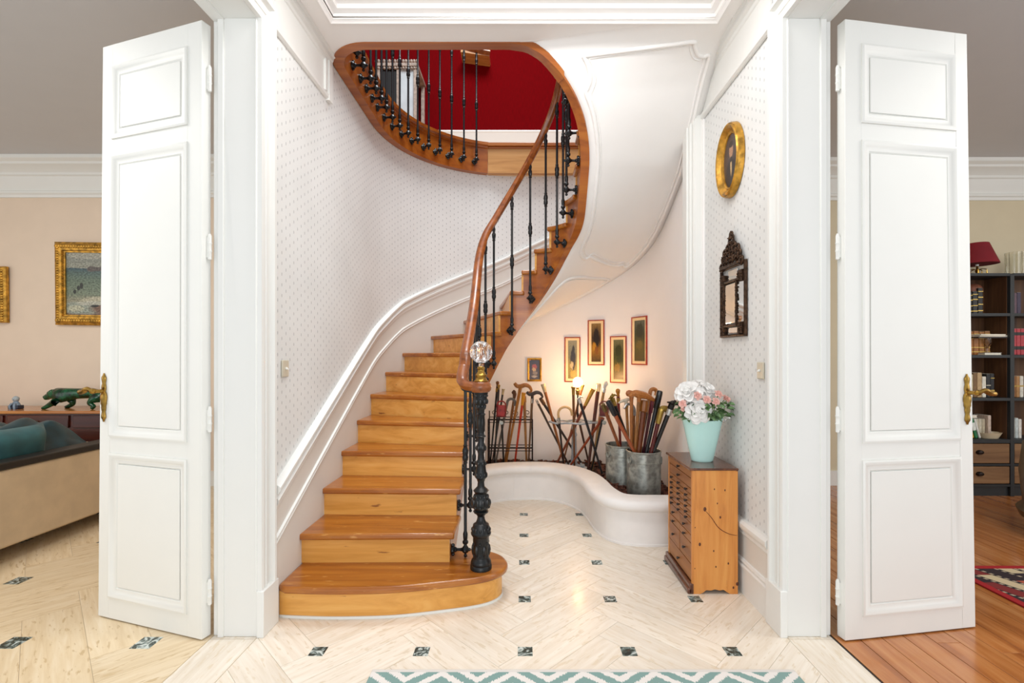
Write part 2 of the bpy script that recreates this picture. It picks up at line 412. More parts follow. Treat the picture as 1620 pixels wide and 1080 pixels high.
herring(fl, -1.168, 1.168, .95, 4.25, .013, .30, .4355, trav)
cabochons(fl, [.013+.4355*k for k in range(-2, 3)], [2.034+.4345*k for k in range(-2, 6)], .062,
          lambda x, y: not (x < -.05 and y > 2.2))
fl2 = st(G().box(-6.2, -1.37, .6, 5, -.08, -.0025).build('floor', grout))
herring(fl2, -5.2, -1.372, .95, 4.6, -1.627, .40, .575, travw)
cabochons(fl2, [-1.627-.577*k for k in range(0, 5)], [2.095+.575*k for k in range(-1, 4)], .085, lambda x, y: True)
for sx in (-1, 1):                                       # threshold stones
    tb = st(G().box(min(sx*1.17, sx*1.37), max(sx*1.17, sx*1.37), .6, 3.9, -.08, -.0025).build('trim_1', grout))
    y = .62
    while y < 2.16:
        g = G(); g.box(-.75, .75, -.099, .099, -.02, 0); o = g.build('threshold_stone', trav if sx > 0 else trav, tb, smooth=False)
        g = None; o.location = (sx*1.27, y+.75, 0); o.rotation_euler = (0, 0, PI/2); y += 1.503
st(G().box(1.366, 1.372, .6, 2.2, -.01, .002).build('trim_2', darkiron))
fl3 = st(G().box(1.372, 6.4, .6, 5, -.08, -.003).build('floor', flat('dark_gap', '2a150a', .8)))
x = 1.376; k = 0
while x < 5.6:
    y = .62 - random.random()*1.4
    while y < 4.7:
        ln = random.uniform(1.5, 2.4); y0 = max(y, .62); y1 = min(y+ln, 4.7)
        if y1-y0 > .1:
            o = G().box(-.051, .051, -(y1-y0)/2+.0008, (y1-y0)/2-.0008, -.02, 0).build('floor_board', floorw, fl3, smooth=False, bevel=.0012)
            o.location = (x+.0525, (y0+y1)/2, 0)
        y += ln
    x += .105

# ------------------------------------------------------------ walls of the hall and the stair well
def sheet(path, sa, sb, off, zlo, zhi, N, mat, name, back=.05):
    g = G(); n = N+1; uv = []
    for i in range(n):
        s = lerp(sa, sb, i/N); p, nn = path.at(s, off); q = p-nn*back
        zl = zlo(s) if callable(zlo) else zlo; zh = zhi(s) if callable(zhi) else zhi
        g.v += [v3(p, zl), v3(p, zh), v3(q, zh), v3(q, zl)]; uv += [(s, zl), (s, zh), (s, zh), (s, zl)]
    for i in range(N):
        for k in range(4):
            a, b = i*4+k, i*4+(k+1) % 4; g.f.append((a, a+4, b+4, b))
    g.f += [(0, 1, 2, 3), (N*4+3, N*4+2, N*4+1, N*4)]
    g.uv = uv
    return g.build(name, mat)
sL = WALL.near((-1.165, 2.2)); sApex = WALL.near((0, 4.85)); sR0 = WALL.near((1.17, 3.2))
st(sheet(WALL, sL, WALL.near((-1.13, 4.0)), 0, 0, CZ, 40, wpaper, 'wall_left', .12))
st(sheet(WALL, WALL.near((-1.13, 4.0)), sR0, 0, 0, CZ, 90, wpaper, 'wall_back', .12))
g = G(); g.add([(1.17, 2.2, 0), (1.17, 3.22, 0), (1.17, 3.22, CZ), (1.17, 2.2, CZ), (1.34, 2.2, 0), (1.34, 3.22, 0), (1.34, 3.22, CZ), (1.34, 2.2, CZ)],
               [(0, 1, 2, 3), (4, 7, 6, 5), (0, 4, 5, 1), (3, 2, 6, 7), (0, 3, 7, 4), (1, 5, 6, 2)])
g.uv = [(v.y, v.z) for v in g.v]; st(g.build('wall_right', wpaper))
sN0 = WALL.near((-.93, 4.42))
def zo(n): return min(CZ, interp([(8, RI*8-.30), (18, 2.55), (19, 2.79), (19.6, 2.94), (20, 3.0), (20.5, CZ), (22, CZ)], n))
st(sheet(WALL, sN0, sR0+.1, .012, 0, lambda s: interp([(a, zo(b)) for a, b in NO], s), 90, nichew, 'wall_niche', .03))
# plaster skirt wall under the straight flight, and the side of the niche
g = G(); N = 40
for i in range(N+1):
    s = lerp(.0, 1.17, i/N); p, n = WELL.at(s, -.012); q = p-n*.05; z = max(.08, RI*interp(NS, s)-.31)
    g.v += [v3(p, 0), v3(p, z), v3(q, z), v3(q, 0)]
for i in range(N):
    for k in range(4): a, b = i*4+k, i*4+(k+1) % 4; g.f.append((a, a+4, b+4, b))
g.f += [(0, 1, 2, 3), (N*4+3, N*4+2, N*4+1, N*4)]
st(g.build('wall_understair', nichew))
a = IP(8.5, -.03); b = OP(8.5, .02)
d = (b-a).normalized(); nn = Vector((d.y, -d.x))*.02
st(G().prism([a-nn, b-nn, b+nn, a+nn], 0, [1.0, 1.06, 1.06, 1.0]).build('wall_niche', nichew))

# soffit under the winders
g = G(); NN = 110; MM = 14
def soff(n, w, off=0):
    a = IP(n, -.05); b = OP(n, 0); p = a.lerp(b, w); s = interp(SN, n)
    za = zb(s)+.012; zz = za+(zo(n)-za)*(w if w < 1 else 1)
    z = min(CZ-.0008, zz)-off
    return v3(p, z)
for i in range(NN+1):
    n = lerp(8.4, 21.95, i/NN)
    for j in range(MM+1): g.v.append(soff(n, j/MM))
for i in range(NN):
    for j in range(MM): a = i*(MM+1)+j; g.f.append((a, a+1, a+MM+2, a+MM+1))
sof = st(g.build('soffit', soffw, smooth=60)); so = sof.modifiers.new('solid', 'SOLIDIFY'); so.thickness = .02; so.offset = 1
# raised panel mouldings on the soffit
def soffmould(pp, name='soffit_moulding'):
    for off, r in ((.004, .011), (.0, .006)):
        pass
    P = catmull([(a, b, 0) for a, b in pp], 5); P = [soff(p.x, p.y, .002) for p in P]
    g = G(); g.tube(P, .0125, 8, closed=False)
    P2 = catmull([(a, b, 0) for a, b in pp], 5)
    cx = sum(p[0] for p in pp)/len(pp); cy = sum(p[1] for p in pp)/len(pp)
    P2 = [soff(p.x+(cx-p.x)*.035, p.y+(cy-p.y)*.07, .001) for p in P2]
    g.tube(P2, .006, 6)
    g.build(name, soffw, sof, smooth=60)
soffmould([(20.6, .19), (20.6, .3), (20.6, .5), (20.6, .7), (20.6, .80), (20.45, .81), (20.2, .84), (20.1, .88), (20.05, .92), (19, .92), (18, .93), (17, .92), (16, .91),
           (15.2, .9), (14.9, .9), (14.85, .86), (14.9, .8), (14.82, .74), (14.8, .6), (14.85, .4), (14.9, .28), (14.8, .24), (14.9, .16), (15.15, .12), (15.6, .1), (16.5, .09), (17.5, .09), (18.5, .08),
           (19.2, .08), (19.6, .08), (19.75, .11), (19.95, .15), (20.25, .175), (20.6, .19)])
soffmould([(14.3, .9), (14.32, .8), (14.28, .6), (14.25, .35), (14.15, .2), (13.9, .14), (13.4, .12), (12.5, .12), (11.3, .13), (10.3, .15), (9.6, .2), (9.4, .3), (9.4, .6), (9.5, .85),
           (10, .9), (11, .92), (12, .93), (13, .93), (14, .92), (14.3, .9)])

# ceiling of the hall with coffer moulding
ceil_poly = [(-1.37, -.4), (1.37, -.4), (1.37, 2.2), (1.2, 2.2), (1.2, 2.62), tuple(OP(21, 0)), tuple(IP(21, -.04)), (.05, 2.765), (-.9, 2.765), (-1.02, 2.80), (-1.10, 2.87), (-1.2, 2.95), (-1.2, 2.2), (-1.37, 2.2)]
x0, x1, y0, y1 = -1.0, 1.02, -.3, 2.56                   # coffer recess
ring_o = ceil_poly
cei = G()
outer = [(-1.37, -.4), (1.37, -.4), (1.37, 2.2), (1.2, 2.2), (1.2, 2.62), tuple(IP(21, -.04)), (.05, 2.765), (-.9, 2.765), (-1.02, 2.80), (-1.10, 2.87), (-1.2, 2.95), (-1.2, 2.2), (-1.37, 2.2)]
cei.prism([(-1.37, -.4), (x0, -.4), (x0, 2.56), (x0, 2.80), (-1.02, 2.80), (-1.10, 2.87), (-1.2, 2.95), (-1.2, 2.2), (-1.37, 2.2)], CZ, CZ+.05)
cei.prism([(x1, -.4), (1.37, -.4), (1.37, 2.2), (1.2, 2.2), (1.2, 2.62), (x1, 2.64)], CZ, CZ+.05)
q = IP(21, -.04)
cei.prism([(x0, 2.56), (x1, 2.56), (x1, 2.66), (q.x, q.y), (.05, 2.765), (-.9, 2.765), (x0, 2.79)], CZ, CZ+.05)
cei.prism([(x0, -.4), (x1, -.4), (x1, -.3), (x0, -.3)], CZ, CZ+.05)
cei.box(x0-.05, x1+.05, y0-.05, y1+.05, CZ+.085, CZ+.12)
cei = st(cei.build('ceiling', ceilw))
def rectsweep(x0, x1, y0, y1, z, prof):
    s2 = 1
    fr = [(Vector((x0, y0, z)), Vector((-1, -1, 0)), Vector((0, 0, 1))), (Vector((x1, y0, z)), Vector((1, -1, 0)), Vector((0, 0, 1))),
          (Vector((x1, y1, z)), Vector((1, 1, 0)), Vector((0, 0, 1))), (Vector((x0, y1, z)), Vector((-1, 1, 0)), Vector((0, 0, 1)))]
    return G().sweep(fr, prof, closed=True)
rectsweep(x0, x1, y0, y1, CZ, [(.035, .005), (.035, -.012), (.022, -.016), (.012, -.006), (.004, -.004), (-.004, .02), (-.03, .03), (-.034, .05), (-.06, .055), (-.07, .085), (-.085, .088), (-.085, .1), (.035, .1)]
          ).build('ceiling_moulding', ceilw, cei)
# frieze boards under the ceiling along both side walls
for sx, ye, nm in ((-1, 2.90, 'trim_3'), (1, 3.13, 'trim_4')):
    g = G(); X = lambda t: sx*(1.17-t)
    prof = [(0, -.27), (.012, -.27), (.022, -.262), (.024, -.245), (.012, -.235), (.01, -.22), (.01, -.06), (.016, -.055), (.02, -.04), (.036, -.03), (.04, -.012), (.052, -.004), (.052, 0), (0, 0)]
    fr = [(Vector((sx*1.168, y, CZ)), Vector((-sx, 0, 0)), Vector((0, 0, 1))) for y in (2.258, ye)]
    g.sweep(fr, prof)
    if sx < 0:
        g.box(-1.168, -1.140, ye-.035, ye+.012, CZ-.275, CZ); g.box(-1.168, -1.145, ye-.075, ye-.055, CZ-.235, CZ-.05)
    st(g.build(nm, jambw))

# door surrounds: reveal, casing, plinth, header
for sx in (-1, 1):
    nm = 'trim_5' if sx < 0 else 'trim_6'
    g = G()
    def bx(xa, xb, ya, yb, za, zb_): g.box(min(sx*xa, sx*xb), max(sx*xa, sx*xb), ya, yb, za, zb_)
    bx(1.17, 1.345, 2.14, 2.24, 0, 2.735); bx(1.33, 1.372, 2.15, 2.2, 0, 2.735)
    bx(1.17, 1.176, 2.13, 2.2, .2, 2.735)
    bx(1.318, 1.345, 2.133, 2.15, 0, 2.735)
    # header over the opening, running towards the camera
    bx(1.17, 1.345, -.4, 2.14, 2.735, CZ+.02); bx(1.318, 1.372, -.4, 2.15, 2.727, 2.76); bx(1.345, 1.372, -.4, 2.2, 2.735, CZ+.02)
    o = st(g.build(nm, jambw, bevel=.003))
    # moulded casing on the hall face: one vertical leg, one head
    prof = [(0, 0), (.020, 0), (.024, .012), (.018, .018), (.018, .034), (.023, .038), (.020, .046), (.010, .052), (.010, .086), (.016, .092), (.030, .096), (.032, .108), (.022, .118), (.0, .120)]
    fr = [(Vector((sx*1.170, 2.135, z)), Vector((-sx, 0, 0)), Vector((0, 1, 0))) for z in (.2, 2.72)]
    fr += []
    G().sweep([(Vector((sx*1.170, 2.135, .2)), Vector((-sx, 0, 0)), Vector((0, 1, 0))), (Vector((sx*1.170, 2.135, 2.735)), Vector((-sx, 0, 0)), Vector((0, 1, 1))),
               (Vector((sx*1.170, -.4, 2.735)), Vector((-sx, 0, 0)), Vector((0, 0, 1)))], prof).build('casing', jambw, o)
    gg = G(); gg.box(min(sx*1.138, sx*1.17), max(sx*1.138, sx*1.17), 2.128, 2.262, 0, .205); gg.build('plinth_block', jambw, o, bevel=.003)
    # hinges
# wall ends beside the casings (outside faces towards the side rooms)
st(G().box(-1.345, -1.17, 2.2, 3.9, 0, CZ).build('wall_left', peach)); st(G().box(1.345, 1.37, 2.2, 4.6, 0, CZ+.02).build('wall_right', khaki))
st(G().box(-1.37, -1.345, 2.2, 4.6, 0, CZ+.02).build('wall_left', peach))

# stair dado on the left wall
zn = lambda s: RI*interp(NO, s)
sa = WALL.near((-1.165, 2.262)); sb_ = WALL.near((.9, 4.6))
def dado(name, prof, N=90, mat=None, clipfloor=True):
    fr = []
    for i in range(N+1):
        s = lerp(sa, sb_, i/N); p, n = WALL.at(s, 0); fr.append((v3(p, zn(s)), v3(n, 0), Vector((0, 0, 1))))
    return G().sweep(fr, prof).build(name, mat or jambw)
dd = st(sheet(WALL, sa, sb_, .009, lambda s: max(0, zn(s)-.35), lambda s: zn(s)+.36, 90, dadow, 'trim_7', .02))
a_ = dado('dado_rail', [(0, .335), (.012, .335), (.016, .345), (.014, .36), (.024, .368), (.028, .385), (.018, .395), (.016, .41), (.026, .418), (.036, .432), (.036, .445), (.022, .455), (0, .455)]); a_.parent = dd
a_ = dado('lower_moulding', [(.006, .175), (.014, .175), (.019, .185), (.014, .194), (.02, .2), (.02, .21), (.006, .215)]); a_.parent = dd
# right wall dado, chair rail, baseboard
st(G().box(1.158, 1.17, 2.26, 3.12, .1, .34).build('trim_8', dadow))
fr = [(Vector((1.17, y, 0)), Vector((-1, 0, 0)), Vector((0, 0, 1))) for y in (2.258, 3.12)]
st(G().sweep(fr, [(0, .305), (.014, .305), (.02, .315), (.018, .33), (.03, .342), (.036, .355), (.036, .372), (.022, .385), (0, .385)]).build('trim_9', jambw))
st(G().sweep(fr, [(0, 0), (.02, 0), (.02, .135), (.026, .14), (.026, .15), (.018, .156), (.018, .165), (.024, .17), (.02, .182), (0, .19)]).build('baseboard_right', jambw))
# pilaster at the far end of the right wall
g = G(); g.box(1.105, 1.2, 3.12, 3.20, 0, 2.80); g.box(1.088, 1.1051, 3.14, 3.22, 0, 2.80); g.box(1.074, 1.0885, 3.16, 3.24, 0, 2.80); g.box(1.112, 1.17, 3.112, 3.121, 0, 2.79)
st(g.build('trim_10', jambw, bevel=.003))

# ------------------------------------------------------------ upper storey
g = G(); g.prism([(-1.30, 2.2), (-1.2, 2.2), (-1.2, 2.9), (-1.05, 2.80), (-.9, 2.765), (.05, 2.765), (.3, 2.72), (1.4, 2.6), (1.4, -.4), (-1.30, -.4)], CZ+.125, FL2)
st(g.build('floor', pale_oak))
outl = [(-4.5, 2.6), (-1.17, 2.6), (-1.17, 3.7)]+[tuple(WALL.at(lerp(WALL.near((-1.165, 3.7)), WALL.near((-.36, 4.83)), i/24), .002)[0]) for i in range(25)]+[(.0, 4.86), (3.5, 4.86), (3.5, 6.1), (-4.5, 6.1)]
st(G().prism(outl, CZ+.12, FL2).build('floor', pale_oak))
st(G().box(-4.5, 3.5, 5.9, 6.0, FL2, 6.3).build('wall_back', redw))
st(G().box(-3.0, -2.9, 2.4, 5.9, FL2, 6.3).build('wall_left', redw))
st(G().box(1.5, 1.6, 2.4, 5.9, FL2, 6.3).build('wall_right', redw))
g = G(); g.sweep([(Vector((x, 5.9, FL2)), Vector((0, -1, 0)), Vector((0, 0, 1))) for x in (-2.9, 1.5)], [(0, 0), (.03, 0), (.03, .62), (.04, .64), (.03, .66), (0, .665)])
st(g.build('baseboard_back', white))

# ------------------------------------------------------------ left and right rooms
st(G().box(-6.6, -1.345, 4.6, 4.7, 0, 3.1).build('wall_back', peach))
st(G().box(-6.7, -6.6, 1.5, 4.7, 0, 3.1).build('wall_left', peach))
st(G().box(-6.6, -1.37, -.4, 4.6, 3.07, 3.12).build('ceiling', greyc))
st(G().box(1.345, 6.6, 4.62, 4.72, 0, 3.1).build('wall_back', khaki))
st(G().box(6.6, 6.7, 1.5, 4.7, 0, 3.1).build('wall_right', khaki))
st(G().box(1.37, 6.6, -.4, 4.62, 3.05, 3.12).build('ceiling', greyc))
cprof = [(0, -.335), (.015, -.335), (.02, -.31), (.035, -.30), (.035, -.28), (.02, -.27), (.05, -.21), (.06, -.15), (.075, -.14), (.075, -.12), (.11, -.09), (.16, -.07), (.165, -.05), (.18, -.045), (.2, -.03), (.2, 0), (0, 0)]
for nm, xa, xb, yy, zz in (('trim_11', -6.6, -1.37, 4.6, 3.07), ('trim_12', 1.37, 6.6, 4.62, 3.05)):
    st(G().sweep([(Vector((x, yy, zz)), Vector((0, -1, 0)), Vector((0, 0, 1))) for x in (xa, xb)], cprof).build(nm, white))
st(G().box(-6.6, -1.37, 4.58, 4.6, 0, .14).build('baseboard_back', white)); st(G().box(1.37, 6.6, 4.6, 4.62, 0, .14).build('baseboard_back', white))

# ------------------------------------------------------------ doors
def rectframe(g, x0, x1, z0, z1, prof, y=0):
    """closed rectangular moulding on a plane facing -Y; profile (outward, towards viewer)"""
    F = Vector((0, -1, 0))
    fr = [(Vector((x0, y, z0)), Vector((-1, 0, -1)), F), (Vector((x1, y, z0)), Vector((1, 0, -1)), F), (Vector((x1, y, z1)), Vector((1, 0, 1)), F), (Vector((x0, y, z1)), Vector((-1, 0, 1)), F)]
    return g.sweep(fr, prof, closed=True)
def door(name, loc, rz, w, hinge_right, h=2.705, taper=.05):
    e = bpy.data.objects.new(name, None); COL.objects.link(e); e.location = loc; e.rotation_euler = (0, 0, rz); st(e)
    WM[e.name] = Matrix.LocRotScale(Vector(loc), e.rotation_euler, None)
    px0, px1 = (.07, w-.085) if hinge_right else (.085, w-.07)
    pans = [(.105, .785), (.862, 2.185), (2.26, 2.605)]
    g = G(); g.box(0, w, .009, .044, .006, h)
    g.box(0, px0, 0, .009, .006, h); g.box(px1, w, 0, .009, .006, h)
    zz = [.006]+[z for p in pans for z in p]+[h]
    for a, b in zip(zz[0::2], zz[1::2]): g.box(px0, px1, 0, .009, a, b)
    g.build('leaf', white, e, bevel=.0015)
    for (za, zb_) in pans:
        g = G(); rectframe(g, px0, px1, za, zb_, [(0, 0), (0, .006), (-.008, .009), (-.018, .006), (-.024, 0), (-.034, -.004), (-.044, -.003), (-.05, -.0085), (0, -.0085)])
        g.build('panel_moulding', white, e)
        g = G(); g.box(px0+.052, px1-.052, .0025, .009, za+.052, zb_-.052); g.build('panel', white, e, bevel=.002)
    hx = w+.004 if hinge_right else -.004
    for z in (.20, .96, 1.72, 2.46):
        g = G(); g.lathe([(.0045, -.055), (.008, -.052), (.008, -.02), (.0095, -.018), (.0095, -.014), (.008, -.012), (.008, .014), (.0095, .016), (.0095, .02), (.008, .022), (.008, .05), (.0045, .06)], (hx+(.006 if hinge_right else -.006), .03, z), 8)
        g.box(hx-.012, hx+.012, .024, .034, z-.045, z+.045); g.build('hinge', white, e)
    # ornate brass handle
    sx = 1 if hinge_right else -1; hxp = .033 if hinge_right else w-.033
    g = G(); pr = []
    for i in range(25):
        t = i/24; z = -.115+.23*t; r = .010+.005*abs(math.sin(t*PI*5))+(.007 if .35 < t < .62 else 0)-(.006 if t < .05 or t > .95 else 0)
        pr.append((r, z))
    M = Matrix.Diagonal((1, .45, 1, 1)); g.lathe(pr, (hxp, -.004, 1.045), 10, M)
    pl = g.build('handle_plate', brass, e)
    g = G(); g.tube([(hxp, -.002, 1.075), (hxp, -.05, 1.078)], .009, 8); g.ball((hxp, -.05, 1.078), .014, 8)
    P = catmull([(hxp, -.052, 1.078), (hxp+sx*-.03, -.055, 1.088), (hxp-sx*.065, -.052, 1.074), (hxp-sx*.10, -.048, 1.072)], 5)
    g.tube(P, [.011, .010, .009, .009, .010, .011, .012, .013, .0125, .012, .011, .0105, .011, .012, .011, .008][:len(P)], 8)
    if not hinge_right: pass
    g.build('lever', brass, e)
    g = G(); P = catmull([(hxp, .05, 1.078), (hxp, .09, 1.08), (hxp-sx*.04, .095, 1.086), (hxp-sx*.1, .09, 1.072)], 4); g.tube(P, .010, 8); g.build('lever', brass, e)
    for ch in list(e.children):                          # old leaf, a little out of square towards the top
        if ch.name.split('.')[0] == 'hinge': continue
        for v in ch.data.vertices:
            f = taper*v.co.z/2.7; v.co.x = (w-(w-v.co.x)*(1-f)) if hinge_right else v.co.x*(1-f)
    return e
door('door_1', (-2.02, 2.304, 0), math.atan2(-.198, .624), .655, True)
door('door_2', (1.403, 2.10, 0), math.atan2(.107, .667), .675, False, taper=.07)
# ------------------------------------------------------------ staircase
stair = thing('staircase', 'curving golden oak staircase rising from the marble-inset hall floor', 'staircase', (-.75, 2.5, 0))
TH = .034
def ribbon(path_pts): return path_pts
b1 = [(-1.155, 2.30), (-.95, 2.287), (-.795, 2.287), (-.6, 2.30), (-.386, 2.345), (-.24, 2.385), (-.155, 2.43), (-.112, 2.49), (-.108, 2.55), (-.14, 2.62), (-.2, 2.665), (-.30, 2.69), (-.38, 2.69), (-1.155, 2.62)]
bc = [tuple(p.to_2d()) for p in catmull([(x, y, 0) for x, y in b1[:12]], 5)]+b1[12:]
def outset(P, d):
    out = []
    for i, p in enumerate(P):
        a, b = Vector(P[i-1]), Vector(P[(i+1) % len(P)]); t = (b-a).normalized(); q = Vector(p)+Vector((t.y, -t.x))*d; out.append((max(-1.157, q.x), q.y))
    return out
G().prism(bc, 0.002, RI-TH+.002).build('riser', oakr, stair, world=True, bevel=.001)
G().prism(outset(bc, .03), RI-TH, RI).build('tread', oak, stair, world=True, bevel=.011)
G().prism(outset(bc, .006), 0, .012).build('plaster_bead', white, stair, world=True)
for n in range(2, 21):
    z = n*RI
    K = 7; dn = 1.22 if n > 6 else 1.14
    inner = [IP(lerp(n, n+dn, i/K), .026) for i in range(K+1)]
    outer = [OP(lerp(n, n+dn, i/K), .004) for i in range(K+1)]
    if n >= 18: kk = {18: .6, 19: .3, 20: .9}[n]; outer = [p.lerp(q, kk) for p, q in zip(inner, outer)]
    poly = [tuple(p) for p in inner]+[tuple(p) for p in outer[::-1]]
    G().prism(poly, z-TH, z).build('tread', oak, stair, world=True, bevel=.010)
    dr = .12
    a, b = IP(n+dr, -.001), OP(n+dr, .004)
    if n >= 19: b = a.lerp(b, .3)
    d = (b-a).normalized(); t = Vector((d.y, -d.x))*.010
    G().prism([tuple(a-t), tuple(b-t), tuple(b+t), tuple(a+t)], z-RI-.001, z-TH+.002).build('riser', oakr if n < 6 else oakr, stair, world=True)
# string board on the well side, stepped under the treads
g = G(); prof_s = []
for n in range(2, 21):
    sa_, sb2 = interp(SN, n+.17), interp(SN, n+1.17)
    prof_s += [(lerp(sa_+.0008, sb2-.0008, i/6), n*RI-TH+.002) for i in range(7)]
for s, T in prof_s:
    p0, p1 = WELL.at(s, 0)[0], WELL.at(s, -.055)[0]; B = zb(s) if s > 1.05 else max(.10, RI*interp(NS, s)-.33)
    g.v += [v3(p0, B), v3(p0, T), v3(p1, T), v3(p1, B)]
m = len(prof_s)
for i in range(m-1):
    for k in range(4): g.f.append((i*4+k, i*4+(k+1) % 4, i*4+4+(k+1) % 4, i*4+4+k))
g.f += [(0, 1, 2, 3), (m*4-1, m*4-2, m*4-3, m*4-4)]
g.build('string_board', oaks, stair, world=True, smooth=40)
# top string and gallery fascia round the opening (one band), with a nosing on top
gal = thing('gallery_edge', 'brown oak band edging the opening of the upper floor', 'stair opening trim', (-.4, 3.0, CZ))
def band(sa, sb, prof, N, name, mat, z=0, zf=None):
    fr = []
    for i in range(N+1):
        s = lerp(sa, sb, i/N); p, n = WELL.at(s, 0); fr.append((v3(p, z if zf is None else zf(s)), v3(n, 0), Vector((0, 0, 1))))
    return G().sweep(fr, prof).build(name, mat, gal, world=True)
g = G(); fr = []
sS = interp(SN, 20.9)
N = 130
vsn = []
for i in range(N+1):
    s = lerp(2.6, GALE-.002, i/N); p0, n = WELL.at(s, 0); p1 = WELL.at(s, -.062)[0]; zbot = min(zb(s), CZ)-.006
    prof3 = [v3(p0, zbot), v3(p0, FL2-.05), v3(WELL.at(s, .012)[0], FL2-.045), v3(WELL.at(s, .012)[0], FL2-.03), v3(WELL.at(s, .028)[0], FL2-.02), v3(WELL.at(s, .028)[0], FL2+.006), v3(p1, FL2+.006), v3(p1, zbot)]
    vsn.append(prof3)
m = 8
for r in vsn: g.v += r
for i in range(N):
    for k in range(m): a = i*m+k; b = i*m+(k+1) % m; g.f.append((a, b, b+m, a+m))
g.f += [tuple(range(m)), tuple(range(N*m, N*m+m))[::-1]]
g.build('curved_fascia', oaks, gal, world=True, smooth=40)
g = G(); yl = WELL.at(GALE, 0)[0].y; xl = WELL.at(GALE, 0)[0].x
g.box(xl, 1.17, yl, yl+.06, CZ-.006, FL2-.03); g.build('landing_fascia', pale_oak, gal, world=True)
g = G(); g.box(xl, 1.17, yl-.028, yl+.09, FL2-.03, FL2+.006); g.box(xl, 1.17, yl-.012, yl, FL2-.05, FL2-.03); g.build('landing_nosing', oaks, gal, world=True, bevel=.006)

# ------------------------------------------------------------ balustrade
BL = 1.02
rail = thing('stair_railing', 'black iron stair balustrade with wooden handrail and cast newel on the bottom step', 'railing', (-.21, 2.47, RI))
def baluster_mesh():
    g = G(); pr = [(.001, -.042), (.008, -.038), (.010, -.03), (.005, -.022), (.009, -.018), (.017, -.012), (.021, 0), (.017, .012), (.010, .02), (.008, .028), (.015, .034), (.016, .044), (.010, .052), (.012, .06), (.013, .085), (.0085, .10), (.0085, .46),
                       (.0125, .465), (.0095, .472), (.015, .482), (.0165, .497), (.0135, .508), (.016, .518), (.0165, .533), (.0125, .545), (.0095, .552), (.0125, .558), (.0085, .566), (.0085, .90), (.013, .905), (.010, .912), (.014, .93), (.015, .95), (.009, .962), (.013, .985), (.009, 1.0), (.009, BL+.012)]
    g.lathe(pr, n=10)
    return g
def bracket_mesh():
    g = G(); M = Matrix.Rotation(-PI/2, 4, 'Y')         # arm runs along local -X to the string face
    g.lathe([(.012, .0), (.018, .008), (.010, .018), (.008, .03), (.008, .045), (.013, .050), (.013, .056), (.020, .060), (.024, .066), (.024, .074)], n=10, M=M)
    for a in (0, PI/2, PI, 3*PI/2): g.ball((-.066, .02*math.cos(a), .024*math.sin(a)), .010, 6)
    g.ball((.022, 0, 0), .009, 6); g.ball((0, .021, 0), .008, 6); g.ball((0, -.021, 0), .008, 6)
    return g
BT = [(.15, .20), (.40, .36), (.62, .52), (.80, .70), (.95, .89), (1.079, 1.07), (1.192, 1.18), (1.381, 1.43), (1.553, 1.67), (1.709, 1.88), (1.848, 2.06), (1.954, 2.25), (2.074, 2.38), (2.204, 2.53), (2.304, 2.67), (2.42, 2.83), (2.56, 2.97), (2.70, 3.07)]
OFF = .075
proto = None
def place_bal(s, z, parent, base):
    global proto
    p, n = WELL.at(s, OFF)
    if proto is None:
        b = baluster_mesh().build('baluster', iron, parent); bracket_mesh().build('bracket', iron, b); proto = b
    else: b = inst(proto, parent)
    b.location = Vector((p.x, p.y, z))-Vector(base); b.rotation_euler = (0, 0, math.atan2(n.y, n.x)); return b
for s, z in BT: place_bal(s, z, rail, rail.location)
def railprof(w=.031, h=.026): return [(w*math.cos(a)*(1 if math.sin(a) > -.3 else .8), h*math.sin(a)) for a in [2*PI*k/14 for k in range(14)]]
rp = [(-.213, 2.455, 1.083), (-.245, 2.452, 1.085), (-.285, 2.468, 1.09), (-.308, 2.505, 1.108), (-.313, 2.55, 1.15), (-.307, 2.60, 1.20)]
rp = catmull(rp, 5)[:-1]
ss = [.15+i*.025 for i in range(int((2.75-.15)/.025))]
RT = [(s, z+BL+.012) for s, z in BT]
raw = [v3(WELL.at(s, OFF)[0], interp(RT, s)+.008) for s in ss]
for _ in range(6): raw = [raw[0]]+[(raw[i-1]+raw[i]*2+raw[i+1])/4 for i in range(1, len(raw)-1)]+[raw[-1]]
rp = rp+raw
def railframes(P):
    fr = []
    for i, p in enumerate(P):
        t = P[min(i+1, len(P)-1)]-P[max(i-1, 0)]; t.normalize(); U = Vector((t.y, -t.x, 0)).normalized(); V = U.cross(t).normalized(); fr.append((p, U, V))
    return fr
def smooth_end(g, p, r): g.ball(p, r, 12, sz=.85)
g = G(); g.sweep(railframes(rp), railprof()); g.lathe([(.001, -.024), (.045, -.026), (.054, -.016), (.057, 0), (.054, .016), (.045, .026), (.001, .024)], (-.213, 2.466, 1.083), 20)
g.build('handrail', mahog, rail, world=True, smooth=50)
g = G(); g.sweep([(p-Vector((0, 0, .026)), U, V) for p, U, V in railframes(rp[4:])], [(-.012, -.004), (.012, -.004), (.012, .004), (-.012, .004)]); g.build('rail_bar', iron, rail, world=True)
